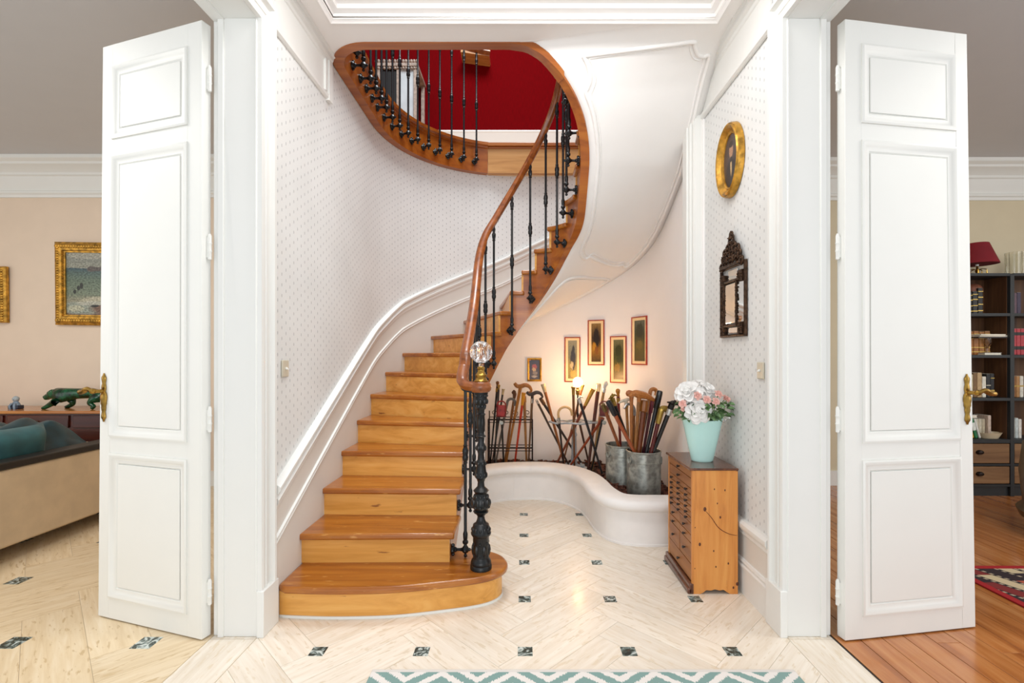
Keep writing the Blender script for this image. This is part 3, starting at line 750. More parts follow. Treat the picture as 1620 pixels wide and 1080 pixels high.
# cast newel
NP = [(.055, 0), (.055, .018), (.051, .024), (.053, .032), (.049, .045), (.042, .055), (.041, .06), (.041, .165), (.045, .172), (.050, .178), (.052, .188), (.046, .198), (.044, .215), (.040, .232), (.026, .242), (.020, .258), (.018, .272), (.024, .284), (.036, .292), (.040, .30), (.032, .306),
      (.044, .322), (.047, .342), (.040, .368), (.030, .392), (.034, .40), (.040, .408), (.032, .416), (.019, .43), (.017, .452), (.022, .468), (.031, .478), (.028, .50), (.023, .54), (.026, .56), (.018, .57), (.016, .60), (.022, .625), (.024, .64), (.016, .66),
      (.018, .685), (.026, .692), (.018, .70), (.016, .71), (.020, .722), (.019, .80), (.024, .808), (.017, .815), (.019, .83), (.027, .84), (.022, .85), (.028, .868), (.033, .885), (.030, .90), (.036, .915), (.036, .93)]
g = G(); zs = .905/.93
g.lathe([(r, z*zs) for r, z in NP], n=24)
nw = g.build('newel_post', iron, rail)
def ring(g, z, r, n, br, sz=1.3, ph=0):
    for k in range(n):
        a = 2*PI*k/n+ph; g.ball((r*math.cos(a), r*math.sin(a), z*zs), br, 6, sz=sz)
g = G(); ring(g, .345, .042, 10, .010, 2.0); ring(g, .375, .034, 10, .008, 1.6, .3); ring(g, .325, .042, 10, .008, 1, .3)
ring(g, .10, .038, 6, .012, 2.6); ring(g, .135, .040, 6, .007, 1.2, .5); ring(g, .075, .040, 12, .005, 1.5); ring(g, .205, .043, 12, .008, 1.6); ring(g, .49, .028, 8, .006, 2.4)
ring(g, .55, .022, 6, .008, 1.5); ring(g, .63, .021, 6, .008, 1.8); ring(g, .76, .017, 6, .004, 8); ring(g, .875, .029, 8, .009, 1.7); ring(g, .85, .022, 8, .007, 1.2, .4); ring(g, .905, .031, 8, .006, 1.2)
g.build('leaf_ornament', iron, nw)['kind'] = 'stuff'
g = G(); g.lathe([(.036, .93), (.038, .938), (.030, .945), (.026, .955), (.030, .968), (.024, .975), (.018, .985), (.017, .995), (.021, 1.0), (.018, 1.008), (.014, 1.012)], (0, 0, .018), 18); g.build('brass_collar', brass, nw)
g = G(); g.lathe([(.012, 1.03), (.014, 1.037), (.010, 1.045), (.013, 1.05)], n=18); pr = []
for i in range(25):
    a = PI*i/24; pr.append((max(.001, .056*math.sin(a)), 1.057+.054-.056*math.cos(a)-.0))
g.lathe(pr, (0, 0, -.008), 64, flute=32, fa=.022); g.build('glass_finial', glass, nw, smooth=20)
# railing of the upper gallery
gr = thing('gallery_railing', 'row of black iron balusters guarding the upper gallery opening', 'railing', (-1.0, 3.4, FL2-.2))
sg0 = WELLS+1.2
for px in (564.7, 575, 586.4, 595, 603.7, 611.5, 621, 632.4, 646, 661, 678.4, 695.9, 714.6, 734, 753.8):
    best = None
    for k in range(900):
        s = lerp(WELLS+1.15, GALE-.01, k/899); p = WELL.at(s, OFF)[0]; e = abs(p.x/p.y-(px-826)/765)
        if best is None or e < best[0]: best = (e, s)
    b = place_bal(best[1], 3.115, gr, gr.location)
P = [v3(WELL.at(lerp(WELLS+1.1, GALE, i/60), OFF)[0], 3.115+BL+.02) for i in range(61)]
G().sweep(railframes(P), railprof()).build('handrail', mahog, gr, world=True, smooth=50)

# ------------------------------------------------------------ planter, bark
PL = Path(catmull([(-.52, 3.80, 0), (-.42, 3.95, 0), (-.28, 4.05, 0), (-.14, 4.125, 0), (0, 4.152, 0), (.12, 4.155, 0), (.24, 4.12, 0), (.37, 4.01, 0), (.455, 3.85, 0), (.495, 3.66, 0), (.515, 3.45, 0), (.56, 3.28, 0), (.64, 3.185, 0), (.76, 3.145, 0), (.93, 3.14, 0), (1.10, 3.14, 0)], 6))
pl = thing('planter', 'low curved white stone planter wall sweeping below the stair', 'planter', (.4, 3.9, 0))
def plsweep(prof, name, mat, a=0, b=1, N=70):
    fr = []
    for i in range(N+1):
        p, n = PL.at(lerp(a, b, i/N)*PL.L); fr.append((v3(p, 0), v3(n, 0), Vector((0, 0, 1))))
    return G().sweep(fr, prof).build(name, mat, pl, world=True, smooth=40)
for i, (a, b) in enumerate(((0, .24), (.24, .5), (.5, .76), (.76, 1))):
    plsweep([(0, 0), (.006, 0), (.006, .012), (0, .016), (0, .212), (-.12, .212), (-.12, 0)], 'wall_block', stone, a+.00015, b-.00015, 26)
for i, (a, b) in enumerate(((0, .3), (.3, .62), (.62, 1))):
    plsweep([(-.002, .212), (.012, .214), (.014, .224), (.02, .228), (.036, .24), (.042, .256), (.040, .276), (.030, .29), (.012, .299), (-.10, .301), (-.14, .296), (-.15, .27), (-.12, .24), (-.12, .212)], 'coping_stone', stone, a+.00015, b-.00015, 32)
bark = flat('bark_brown', '5d3324', .85, var=.3, scale=30)
poly = [tuple(PL.at(PL.L*i/40, -.10)[0]) for i in range(41)]+[tuple(WALL.at(s, .03)[0]) for s in [lerp(WALL.near((1.17, 3.25)), WALL.near((-.8, 4.5)), i/30) for i in range(31)]]
def inpoly(x, y, P):
    c = False
    for i in range(len(P)):
        (x1, y1), (x2, y2) = P[i-1], P[i]
        if (y1 > y) != (y2 > y) and x < (x2-x1)*(y-y1)/(y2-y1)+x1: c = not c
    return c
sb = G().prism(poly, .02, .19).build('soil_bed', flat('soil', '2b1c14', .9, var=.3, scale=20)); tag(sb, 'dark soil bed filling the curved white planter', 'soil')
g = G(); random.seed(5); cnt = 0
while cnt < 1500:
    x, y = random.uniform(-.6, 1.15), random.uniform(3.15, 4.8)
    if not inpoly(x, y, poly): continue
    if cnt > 700 and not (x > .45 and y < 4.2): continue
    h = .19+random.random()*.02+(.05*math.exp(-((x-.68)**2+(y-3.75)**2)/.02) if x < .8 else 0)
    r = random.uniform(.012, .03); M = Matrix.Translation((x, y, h)) @ Matrix.Rotation(random.uniform(0, 6.3), 4, 'Z') @ Matrix.Rotation(random.uniform(-.6, .6), 4, 'X') @ Matrix.Rotation(random.uniform(-.6, .6), 4, 'Y')
    g.box(-r, r, -r*.5, r*.5, -.004, .005, M); cnt += 1
o = g.build('bark_chips', bark, smooth=False); tag(o, 'reddish bark chips strewn over the planter bed', 'bark'); o['kind'] = 'stuff'
# ------------------------------------------------------------ cane rack, umbrella stand, bins
ZS = .205
rk = thing('cane_rack', 'dark wrought iron rack with scrolls standing behind the newel', 'rack', (-.12, 4.5, ZS))
g = G()
X0, X1, YA, YB = -.31, .095, 4.42, 4.58
zt = .655; zm = .39
for y in (YA, YB):
    for x in (X0, X1): g.tube([(x, y, ZS-.02), (x, y, zt+(.06 if y == YB else 0))], .006, 6)
for z in (zt, zt-.028, zm, zm-.024):
    g.tube([(X0, YA, z), (X1, YA, z), (X1, YB, z), (X0, YB, z)], .004, 6, closed=True)
for k in range(1, 4): x = lerp(X0, X1, k/4); g.tube([(x, YA, zt-.014), (x, YB, zt-.014)], .004, 6)
g.build('frame', darkiron, rk, world=True)
def scroll(cx, cz, r, sgn, y):
    return [(cx+sgn*(r*(1-t*.8))*math.cos(t*7-1.57), y, cz+(r*(1-t*.8))*math.sin(t*7-1.57)) for t in [i/22 for i in range(23)]]
for k, (cx, sg) in enumerate([(-.265, 1), (-.15, -1), (-.07, 1), (.05, -1)]):
    G().tube(scroll(cx, zt+.038, .034, sg, YB), .0035, 6).build('scroll', darkiron, rk, world=True)
SX, SY = .475, 4.42
us = thing('umbrella_stand', 'grey cast iron stick stand with a scalloped ring holding crossed canes', 'stand', (SX, SY, ZS))
g = G(); P = []
for i in range(96):
    a = 2*PI*i/96; lob = .018*abs(math.sin(3*a)); P.append((SX+.225*math.cos(a)*(1-.0)+0, SY+(.105+lob)*math.sin(a), .632+.012*math.sin(6*a)*.3))
g.tube(P, .009, 8, closed=True)
g.build('ring', greyiron, us, world=True)
for sx in (-1, 1):
    for sy in (-1, 1):
        Pp = catmull([(SX+sx*.02, SY, .625), (SX+sx*.07, SY+sy*.07, .63), (SX+sx*.11, SY+sy*.115, .632)], 5); G().tube(Pp, .007, 6).build('ring_arm', greyiron, us, world=True)
G().lathe([(.02, .0), (.032, .02), (.024, .05), (.028, .11), (.022, .14), (.024, .20), (.020, .30), (.028, .315), (.024, .33), (.018, .345), (.022, .38), (.016, .42), (.02, .44)], (SX, SY, ZS-.01), 12, flute=6, fa=.06).build('column', greyiron, us, world=True)
g = G(); g.lathe([(.10, 0), (.105, .008), (.095, .018), (.06, .026), (.03, .05)], (SX, SY, ZS-.008), 20, sx=1.3); 
for k in range(10): a = k*PI/5; g.ball((SX+.085*math.cos(a), SY+.06*math.sin(a), ZS+.022), .016, 6, sz=1.5)
g.build('base', greyiron, us, world=True)
# glowing bulb on its stem, set in the stand
BP = at(914, 604, 4.46)
lb = thing('bulb_lamp', 'glowing round bulb on a brass socket rising from the grey stand', 'lamp', (BP.x, BP.y, .64))
g = G(); g.tube([(BP.x, BP.y, .62), (BP.x, BP.y, BP.z-.12)], .006, 8); g.build('stem', darkiron, lb, world=True)
G().lathe([(.012, -.12), (.017, -.11), (.017, -.085), (.020, -.082), (.020, -.075), (.014, -.07), (.014, -.048)], BP, 12).build('socket', brass, lb, world=True)
pr = [(.014, -.052)]+[(.046*math.sin(a), -.046*math.cos(a)) for a in [R_(20)+(PI-R_(20))*i/14 for i in range(14)]]+[(.001, .046)]
bg = emit('bulb_glass', (1, .72, .36, 1), 1.6); bg.node_tree.nodes['Principled BSDF'].inputs['Alpha'].default_value = .45; G().lathe(pr, BP, 24).build('glass_bulb', bg, lb, world=True)
g = G()
for k in range(6):
    a = k*PI/3; g.tube([(BP.x+.010*math.cos(a), BP.y+.010*math.sin(a), BP.z-.028), (BP.x+.02*math.cos(a+.3), BP.y+.02*math.sin(a+.3), BP.z+.022)], .0028, 6)
g.build('filament', emit('filament_glow', (1, .62, .25, 1), 60), lb, world=True)
pl_ = bpy.data.lights.new('bulb_light', 'POINT'); pl_.energy = 12; pl_.color = (1, .62, .32); pl_.shadow_soft_size = .04
po = bpy.data.objects.new('bulb_light', pl_); COL.objects.link(po); po.location = (BP.x, BP.y-.0, BP.z); po.parent = None

def bin_(name, label, cx, cy, r, z0, z1):
    t = thing(name, label, 'bucket', (cx, cy, z0))
    h = z1-z0
    pr = [(r*.97, 0), (r*.99, .006), (r*.985, .012), (r*.985, h*.74), (r*1.015, h*.745), (r*1.02, h*.765), (r*.99, h*.775), (r*.99, h-.012), (r*1.015, h-.008), (r*1.02, h), (r*.99, h+.003), (r*.965, h), (r*.965, .012), (.001, .012)]
    G().lathe(pr, n=40).build('body', galv, t)
    g = G(); P = [(r*1.03*math.cos(R_(a)), r*1.03*math.sin(R_(a)), h*.70) for a in (190, 200)]
    for a in (205, 335):
        c = Vector((r*1.02*math.cos(R_(a)), r*1.02*math.sin(R_(a)), h*.80)); tt = Vector((-math.sin(R_(a)), math.cos(R_(a)), 0))
        g2 = G(); g2.tube([c+tt*.02*math.cos(q)+Vector((0, 0, .026*math.sin(q))) for q in [2*PI*i/14 for i in range(14)]], .0035, 6, closed=True); g2.build('handle', galv, t)
    return t
C1 = Vector((.905, 3.60)); C2 = Vector((.79, 3.84))
bin_('steel_bucket', 'round galvanised steel bucket nearest the pine drawers, full of canes', C1.x, C1.y, .126, .215, .535)
bin_('steel_bucket', 'galvanised steel bucket half hidden behind the other bucket', C2.x, C2.y, .126, .20, .535)

# ------------------------------------------------------------ walking canes
cm = {}
def col(h, rough=.3, metal=0):
    k = (h, rough, metal)
    if k not in cm: cm[k] = flat('cane_'+h+str(int(rough*100)), h, rough, metal, var=.12, scale=30, stretch=(4, 4, 1))
    return cm[k]
SILV, BRS = ('c9c8c4', .25, .9), ('b08a45', .28, .9)
def cane(top, bot, r, shaft, handle, label, group, collar=None, hs=1.0, flip=1):
    """top/bot world points; the handle is built in the plane facing the camera"""
    T, B = Vector(top), Vector(bot); d = (T-B).normalized(); t = thing('walking_cane', label, 'cane', B, 0, group)
    L0 = (T-B).length; kind, hc = handle; r = r*1.22
    side = Vector((flip, 0, 0)); side = (side-d*side.dot(d)).normalized()
    Tl = T-B; S = Tl*1.0
    n = 9; g = G(); pts = [Tl*(i/n) for i in range(n+1)]; g.tube(pts, [r*(.62+.38*i/n)*(1+(.10*math.sin(i*2.1) if kind in ('root', 'crook2') else 0)) for i in range(n+1)], 8)
    g.build('shaft', col(*shaft), t)
    if collar:
        g = G(); g.tube([Tl-d*.055*hs, Tl-d*.02*hs], r*1.22, 10); g.build('collar', col(*collar), t)
    G().tube([Vector((0, 0, 0)), d*.03], r*.75, 8).build('ferrule', col('3a3836', .5, .6), t)
    g = G(); h = hs
    if kind == 'knob': 
        g.tube([Tl-d*.01, Tl+d*.006*h, Tl+d*.018*h], [r*1.05, r*.9, r*1.3], 10); g.ball(Tl+d*.03*h, .017*h, 10)
    elif kind == 'disk':
        g.tube([Tl-d*.05*h, Tl-d*.01, Tl+d*.004, Tl+d*.012*h, Tl+d*.018*h], [r*1.05, r*1.15, r*1.3, .019*h, .018*h], 12)
    elif kind == 'taper':
        g.tube([Tl-d*.10*h, Tl-d*.03, Tl, Tl+d*.008], [r*1.02, r*1.35, r*1.55, r*1.7], 10)
    elif kind in ('crook', 'crook2'):
        R = .040*h; P = [Tl-d*.03]+[Tl+side*R*(1-math.cos(a))+d*R*math.sin(a) for a in [PI*1.02*i/10 for i in range(11)]]; P.append(P[-1]-d*.02)
        g.tube(P, [r*1.02]*len(P), 8)
    elif kind == 'derby':
        P = catmull([Tl-side*.045*h+d*.028*h, Tl-side*.025*h+d*.012*h, Tl+d*.014*h, Tl+side*.03*h+d*.028*h, Tl+side*.06*h+d*.022*h, Tl+side*.078*h-d*.004*h, Tl+side*.062*h-d*.018*h], 4)
        m = len(P); g.tube(P, [(.007+.008*math.sin(PI*min(1, .15+i/m)))*h for i in range(m)], 8); g.tube([Tl-d*.04, Tl+d*.012], [r, r*1.25], 8)
    elif kind == 'tee':
        P = catmull([Tl-side*.05*h+d*.004*h, Tl-side*.025*h+d*.02*h, Tl+d*.016*h, Tl+side*.035*h+d*.010*h, Tl+side*.075*h-d*.008*h], 4); m = len(P)
        g.tube(P, [(.006+.013*math.sin(PI*(i+.6)/(m+.2)))*h for i in range(m)], 8); g.tube([Tl-d*.03, Tl+d*.01], [r, r*1.3], 8)
    elif kind == 'ell':
        P = catmull([Tl-d*.09*h, Tl-d*.03*h, Tl+side*.006, Tl+side*.035*h+d*.008, Tl+side*.07*h+d*.004], 4); m = len(P)
        g.tube(P, [r*1.15+.004*math.sin(PI*i/m) for i in range(m)], 10)
    elif kind == 'hook':
        P = catmull([Tl-d*.05, Tl, Tl+side*.02*h+d*.035*h, Tl+side*.055*h+d*.035*h, Tl+side*.078*h+d*.0*h], 5); g.tube(P, [r*1.3-(r*.6)*i/len(P) for i in range(len(P))], 8)
    elif kind == 'root':
        g.tube([Tl-d*.03, Tl+d*.005, Tl+side*.01*h+d*.03, Tl+side*.012*h+d*.045], [r, r*1.4, .017*h, .006], 8); g.ball(Tl+side*.012*h+d*.02, .017*h, 8)
    elif kind == 'grip':
        g.tube([Tl-d*.12*h, Tl-d*.11*h, Tl-d*.02, Tl, Tl+d*.004], [r, r*1.3, r*1.35, r*1.2, r*.8], 10)
    elif kind == 'bird':
        g.tube([Tl-d*.03, Tl+d*.01], [r*1.2, r*1.3], 8); g.ball(Tl+d*.02, .015*h, 8); g.tube([Tl+d*.02, Tl+side*.03*h+d*.026, Tl+side*.05*h+d*.012], [.013*h, .009*h, .002], 8); g.tube([Tl+d*.02, Tl-side*.03*h+d*.014], [.010*h, .004*h], 6); g.ball(Tl+side*.012+d*.034, .010*h, 8)
    g.build('handle', col(*hc), t)
    return t
def cr(px, py, Yt, bx_, by_, Yb): # top & where it meets the soil (extended down to z=ZS)
    T = at(px, py, Yt); B = at(bx_, by_, Yb); k = (T.z-(ZS-.008))/(T.z-B.z); return T, T+(B-T)*k
g1 = 'walking canes in the wrought iron rack'; g2 = 'walking canes in the grey stick stand'; g3 = 'walking canes in the steel buckets'
def cc(x, y, s, o): return (o[0]+x/s, o[1]+y/s)
A = lambda x, y: cc(x, y, 6.75, (760, 600))
def rc(x, y, X, Y2, Yt=4.47, Yb=4.50):
    p, q = A(x, y), A(X, Y2); return cr(p[0], p[1], Yt, q[0], q[1], Yb)
BLK = ('17161a', .25, 0)
L_ = [
 (rc(180, 70, 108, 860, 4.50), .008, BLK, ('knob', ('7a4a22', .3, 0)), 'thin black cane with brown knob, leftmost in the iron rack', BRS, 1),
 (rc(196, 95, 150, 880, 4.45), .008, ('22201f', .3, 0), ('knob', BRS), 'black cane with brass ball top behind the red seat stick', None, .8),
 (rc(243, 118, 128, 890, 4.53), .008, ('2a2522', .3, 0), ('disk', ('c9b184', .3, .7)), 'dark cane with small flat pale metal top in the iron rack', None, .8),
 (rc(288, 240, 165, 880, 4.50), .010, ('6a6259', .5, 0), ('crook2', ('6f6a63', .5, 0)), 'grey weathered crook cane beside the red seat stick', None, .9),
 (rc(365, 165, 262, 870, 4.52), .011, ('8a5528', .35, 0), ('root', ('5c3a26', .4, 0)), 'brown cane with dark bulbous root knob in the iron rack', None, 1.1),
 (rc(425, 95, 275, 880, 4.43), .012, ('a5672a', .3, 0), ('derby', ('a06428', .28, 0)), 'honey brown cane with wide curled handle, tallest in the iron rack', None, 1.35),
 (rc(462, 150, 370, 870, 4.46), .011, ('c23a1e', .3, 0), ('taper', ('d8901c', .3, 0)), 'bright red-orange cane with amber yellow grip', None, 1.1),
 (rc(468, 180, 492, 870, 4.5), .012, ('9a6a3c', .4, 0), ('grip', ('a8713a', .35, 0)), 'plain light brown stick leaning right beside the red-orange cane', None, .5),
 (rc(555, 175, 515, 870, 4.44), .010, ('6d5038', .4, 0), ('derby', ('3a2c28', .3, 0)), 'brown cane with dark horn handle at the right end of the iron rack', SILV, 1.2),
]
for (tb, r, sh, ha, lab, co, hs) in L_: cane(tb[0], tb[1], r, sh, ha, lab, g1, co, hs, -1 if 'root' in ha[0] else 1)
M_ = [
 (rc(672, 60, 893, 890, 4.50, 4.38), .012, ('8a4f22', .3, 0), ('taper', ('cbb48a', .3, .4)), 'brown cane with pale capped top leaning left over the stand', None, .7, 1),
 (rc(640, 200, 1108, 940, 4.46, 4.48), .011, ('2b211f', .3, 0), ('grip', ('6b4a30', .35, .3)), 'dark cane with bronze grip slanting down to the right', None, .6, 1),
 (rc(612, 248, 940, 905, 4.40, 4.42), .009, ('3a2c26', .3, 0), ('knob', SILV), 'thin dark cane with small silver ball, lowest on the left of the stand', None, .7, 1),
 (rc(832, 372, 885, 880, 4.30, 4.36), .009, ('281d1b', .3, 0), ('crook', ('cda873', .35, 0)), 'dark cane with pale horn crook handle at the front of the stand', SILV, 1.5, 1),
 (rc(992, 100, 1004, 910, 4.32, 4.36), .010, ('6d4323', .3, 0), ('disk', BRS), 'upright brown cane with black neck and flat brass top below the bulb', None, 1.1, 1),
 (rc(1092, 72, 905, 800, 4.52, 4.50), .009, ('7a4a26', .3, 0), ('disk', BRS), 'slim brown cane with brass top touching the glowing bulb', None, .8, 1),
 (rc(1200, 112, 822, 885, 4.36, 4.42), .012, ('7d3a20', .3, 0), ('taper', ('c79a45', .28, .7)), 'reddish cane with long gold flared handle leaning right', None, 1.6, 1),
 (rc(1060, 225, 1308, 1025, 4.34, 4.20), .011, ('1d191b', .3, 0), ('bird', SILV), 'black cane with silver animal head leaning across the stand', None, .8, 1),
 (rc(1040, 380, 1150, 860, 4.5, 4.5), .010, ('4a2d1f', .3, 0), ('knob', ('4a2d1f', .3, 0)), 'short dark brown stick behind the grey column', None, .7, 1),
 (rc(1262, 68, 1150, 955, 4.42, 4.30), .015, ('4e2416', .3, 0), ('disk', ('c7b088', .3, .7)), 'thick dark brown cane with flat metal cap at the right of the stand', None, 1.1, 1),
 (rc(1325, 70, 1190, 975, 4.36, 4.26), .012, ('9a7340', .35, 0), ('root', ('d5cdbf', .35, 0)), 'light brown cane with carved ivory knob beside the thick dark cane', SILV, 1.1, 1),
 (rc(1310, 410, 968, 908, 4.28, 4.34), .011, ('8e3d1c', .3, 0), ('grip', ('8e3d1c', .3, 0)), 'rust red cane lying lowest across the right of the stand', None, .5, 1),
]
for (tb, r, sh, ha, lab, co, hs, fl_) in M_: cane(tb[0], tb[1], r, sh, ha, lab, g2, co, hs, fl_)
# buckets
Bc = lambda x, y: cc(x, y, 5.687, (930, 600))
def bc_(x, y, X, Y2, Yt, Ctr, Yr=None):
    p, q = Bc(x, y), Bc(X, Y2); Yr = Yr or Ctr.y; T = at(p[0], p[1], Yt); Rm = at(q[0], q[1], Yr); k = (T.z-.24)/(T.z-.535)
    cl = lambda P, m: (Ctr+(P.to_2d()-Ctr).normalized()*m if (P.to_2d()-Ctr).length > m else P.to_2d())
    r2 = cl(Rm, .098); T = Vector((T.x, T.y, T.z)); B2 = T.to_2d()+(r2-T.to_2d())*k; B2 = cl(B2, .09)
    Rp = T.to_2d()+(B2-T.to_2d())/k
    if (Rp-Ctr).length > .104: dd_ = (cl(Rp, .10)-Rp)*(k/(k-1)); T = Vector((T.x+dd_.x, T.y+dd_.y, T.z))
    return T, Vector((B2.x, B2.y, .24))
    v = Vector((B.x-Ctr.x, B.y-Ctr.y)); 
    if v.length > .095: v = v.normalized()*.095
    return T, Vector((Ctr.x+v.x, Ctr.y+v.y, .24))
N_ = [
 (bc_(135, 225, 285, 600, 3.66, C2, 3.76), .012, ('8f4f2a', .35, 0), ('grip', ('6e5a30', .3, .5)), 'brown cane shaft with greenish brass tip, leftmost in the buckets', None, .5, 1),
 (bc_(180, 195, 372, 612, 3.52, C1, 3.52), .013, ('9a4a22', .3, 0), ('grip', ('15161c', .25, 0)), 'carved reddish cane with thick black rubbery grip', SILV, 1.0, 1),
 (bc_(222, 180, 385, 615, 3.56, C1, 3.56), .012, ('191719', .25, 0), ('bird', ('8d7430', .3, .7)), 'black cane with gold animal head and gold band', BRS, .9, 1),
 (bc_(272, 140, 292, 590, 3.80, C2, 3.84), .010, ('6f1f18', .3, 0), ('knob', ('b0701c', .25, 0)), 'mahogany cane with amber ball and long gold neck', BRS, 1.1, 1),
 (bc_(345, 200, 378, 560, 3.78, C2, 3.84), .010, ('a06a30', .35, 0), ('tee', ('d8cfba', .3, 0)), 'bamboo cane with curved ivory coloured handle', BRS, .8, -1),
 (bc_(415, 270, 400, 590, 3.76, C1, 3.68), .010, ('8a5a2c', .35, 0), ('hook', ('9a9c9c', .3, .6)), 'brown cane with grey metal hook handle among the bucket canes', None, 1.0, -1),
 (bc_(393, 150, 386, 580, 3.72, C1, 3.66), .012, ('a9682c', .35, 0), ('root', ('a9622a', .3, 0)), 'tan cane with rounded fist-like wooden head', None, 1.6, -1),
 (bc_(462, 165, 402, 600, 3.52, C1, 3.56), .012, ('91602f', .35, 0), ('tee', ('b06c31', .28, 0)), 'light brown cane with broad smooth tan handle', None, 1.5, 1),
 (bc_(512, 190, 432, 600, 3.55, C1, 3.54), .020, ('6e3716', .3, 0), ('grip', ('8f5520', .3, 0)), 'thick glossy carved brown stick in the middle of the front bucket', None, .7, 1),
 (bc_(562, 110, 470, 600, 3.66, C1, 3.66), .012, ('a8703a', .35, 0), ('crook2', ('ad6d33', .35, 0)), 'tan rustic stick with bent natural crook, tallest in the buckets', None, .6, 1),
 (bc_(580, 190, 505, 600, 3.70, C1, 3.68), .011, ('5d1626', .3, 0), ('grip', ('6e1a2e', .3, 0)), 'burgundy topped cane behind the black cane', None, .8, 1),
 (bc_(648, 105, 512, 630, 3.50, C1, 3.50), .014, ('17171a', .25, 0), ('grip', ('121214', .2, 0)), 'straight black cane with silver ring in its middle', None, 1.1, 1),
 (bc_(662, 265, 572, 625, 3.48, C1, 3.50), .014, ('5a1710', .25, 0), ('ell', ('a98c45', .28, .8)), 'mahogany cane with brass right-angled handle', None, 1.2, 1),
 (bc_(752, 235, 612, 630, 3.46, C1, 3.49), .015, ('1c1412', .25, 0), ('bird', ('2b2724', .3, .5)), 'thick black cane with silver rings and dark ornate head, rightmost', SILV, 1.3, 1),
 (bc_(520, 330, 470, 620, 3.6, C1, 3.62), .010, ('2a1a14', .3, 0), ('knob', ('2a1a14', .3, 0)), 'short dark stick hidden behind the thick carved stick', None, .7, 1),
]
for (tb, r, sh, ha, lab, co, hs, fl_) in N_: cane(tb[0], tb[1], r, sh, ha, lab, g3, co, hs, fl_)
# two seat sticks with leather sling handles
def seatstick(label, T, B, leather, metal, grp, w=.075, h=.105):
    t = thing('seat_stick', label, 'seat stick', B, 0, grp); Tl = T-B; d = Tl.normalized()
    G().tube([Vector((0, 0, 0)), Tl*.82], [.007, .010], 8).build('shaft', col('1c1a1a', .3), t)
    c = Tl-d*.03; g = G(); M = Matrix.Translation(c) @ Matrix.Rotation(R_(3), 4, 'Y')
    g.box(-w/2, w/2, -.006, .006, -h/2, h/2, M); g.build('leather_seat', leather, t, bevel=.008)
    g = G(); P = [c+Vector((w*.5*math.cos(a), 0, h*.5+.035*math.sin(a))) for a in [PI*i/12 for i in range(13)]]; g.tube(P, .006, 8); g.build('loop_handle', leather, t)
    g = G(); P = [c+Vector((x, -.008, z)) for x, z in ((-w/2-.004, h/2+.005), (-w/2-.004, -h/2), (w/2+.004, -h/2), (w/2+.004, h/2+.005))]; g.tube(P, .004, 6); g.build('seat_frame', metal, t)
    G().lathe([(.018, -.004), (.019, 0), (.018, .004)], c-Vector((0, 0, h*.5+.055)), 14, Matrix.Rotation(PI/2, 4, 'X')).build('metal_disk', galv, t)
rl = flat('red_leather', '9c1c18', .45, var=.2, scale=30); bl = flat('burgundy_leather', '6a2420', .4, var=.15, scale=30)
T, B = rc(222, 300, 248, 880, 4.36, 4.42); seatstick('red leather folding seat stick hanging in the iron rack', T, B, rl, flat('red_metal', '7a2420', .5), g1)
T, B = rc(1330, 300, 1200, 900, 4.20, 4.25); seatstick('silver framed burgundy leather seat stick between stand and buckets', T, B, bl, col(*SILV), g2, .08, .095)

# ------------------------------------------------------------ pictures in the niche
def wallpos(px, off=.0):
    best = None
    for k in range(600):
        s = lerp(sN0, sR0, k/599); p, n = WALL.at(s, .012+off); e = abs(p.x/p.y-(px-826)/765)
        if best is None or e < best[0]: best = (e, p, n)
    return best[1], best[2]
def picture(name, label, cx, y0, y1, wpx, fmat, imat, group=None, liner=None, fw=.014):
    p, n = wallpos(cx); Y = p.y; w = wpx*Y/765; zt, zb_ = 1.25-(y0-560)*Y/765, 1.25-(y1-560)*Y/765
    rz = math.atan2(n.x, -n.y); w = w/max(.5, math.cos(rz)-p.x/p.y*math.sin(rz))
    t = thing(name, label, 'picture', (p.x+n.x*.002, p.y+n.y*.002, zb_), rz, group); h = zt-zb_
    g = G(); rectframe(g, -w/2+fw, w/2-fw, fw, h-fw, [(0, .001), (0, .016), (fw*.5, .022), (fw, .018), (fw, .001)]); g.build('frame', fmat, t)
    x0, z0 = w/2-fw, fw
    if liner:
        lw = .024; g = G(); rectframe(g, -x0+lw, x0-lw, fw+lw, h-fw-lw, [(0, .003), (0, .008), (lw, .014), (lw, .003)]); g.build('mount', liner, t); x0 -= lw; z0 += lw
    quad('painting', [(-x0, -.006, z0), (x0, -.006, z0), (x0, -.006, h-z0), (-x0, -.006, h-z0)], imat, t)
redf = flat('red_gilt_frame', 'b03a22', .4, var=.15, scale=30); crm = flat('cream_mount', 'f0d6a6', .6, var=.05)
pg = 'narrow red framed landscapes on the niche wall'
P1 = painting('landscape_a', [(0, '7a6a1e'), (.35, '8d7a30'), (.6, '6f6a4c'), (1, '8c8466')], [(.55, .5, .3, .28, '2a1c10'), (.6, .75, .14, .12, '2f2413'), (.6, .12, .35, .12, 'a88a24'), (.4, .35, .2, .1, 'b2a070')], 9, .2)
P2 = painting('landscape_b', [(0, '3d2c0e'), (.3, '8a6218'), (.6, '3c2410'), (1, '8a6a38')], [(.5, .6, .32, .3, '1c110a'), (.3, .4, .2, .12, 'a87a1e'), (.55, .3, .2, .1, '7a4a12')], 9, .2)
P3 = painting('landscape_c', [(0, '6a5218'), (.3, '57521c'), (.6, '3e4420'), (1, '6d6a4a')], [(.5, .72, .36, .16, '2c331a'), (.35, .3, .3, .1, '8a6a24'), (.6, .5, .3, .1, '343a1c')], 9, .2)
P4 = painting('landscape_d', [(0, '4e4420'), (.35, '5a5428'), (.65, '333a1f'), (1, '55584a')], [(.5, .75, .36, .18, '252c1a'), (.45, .4, .3, .12, '6a5c2a')], 9, .2)
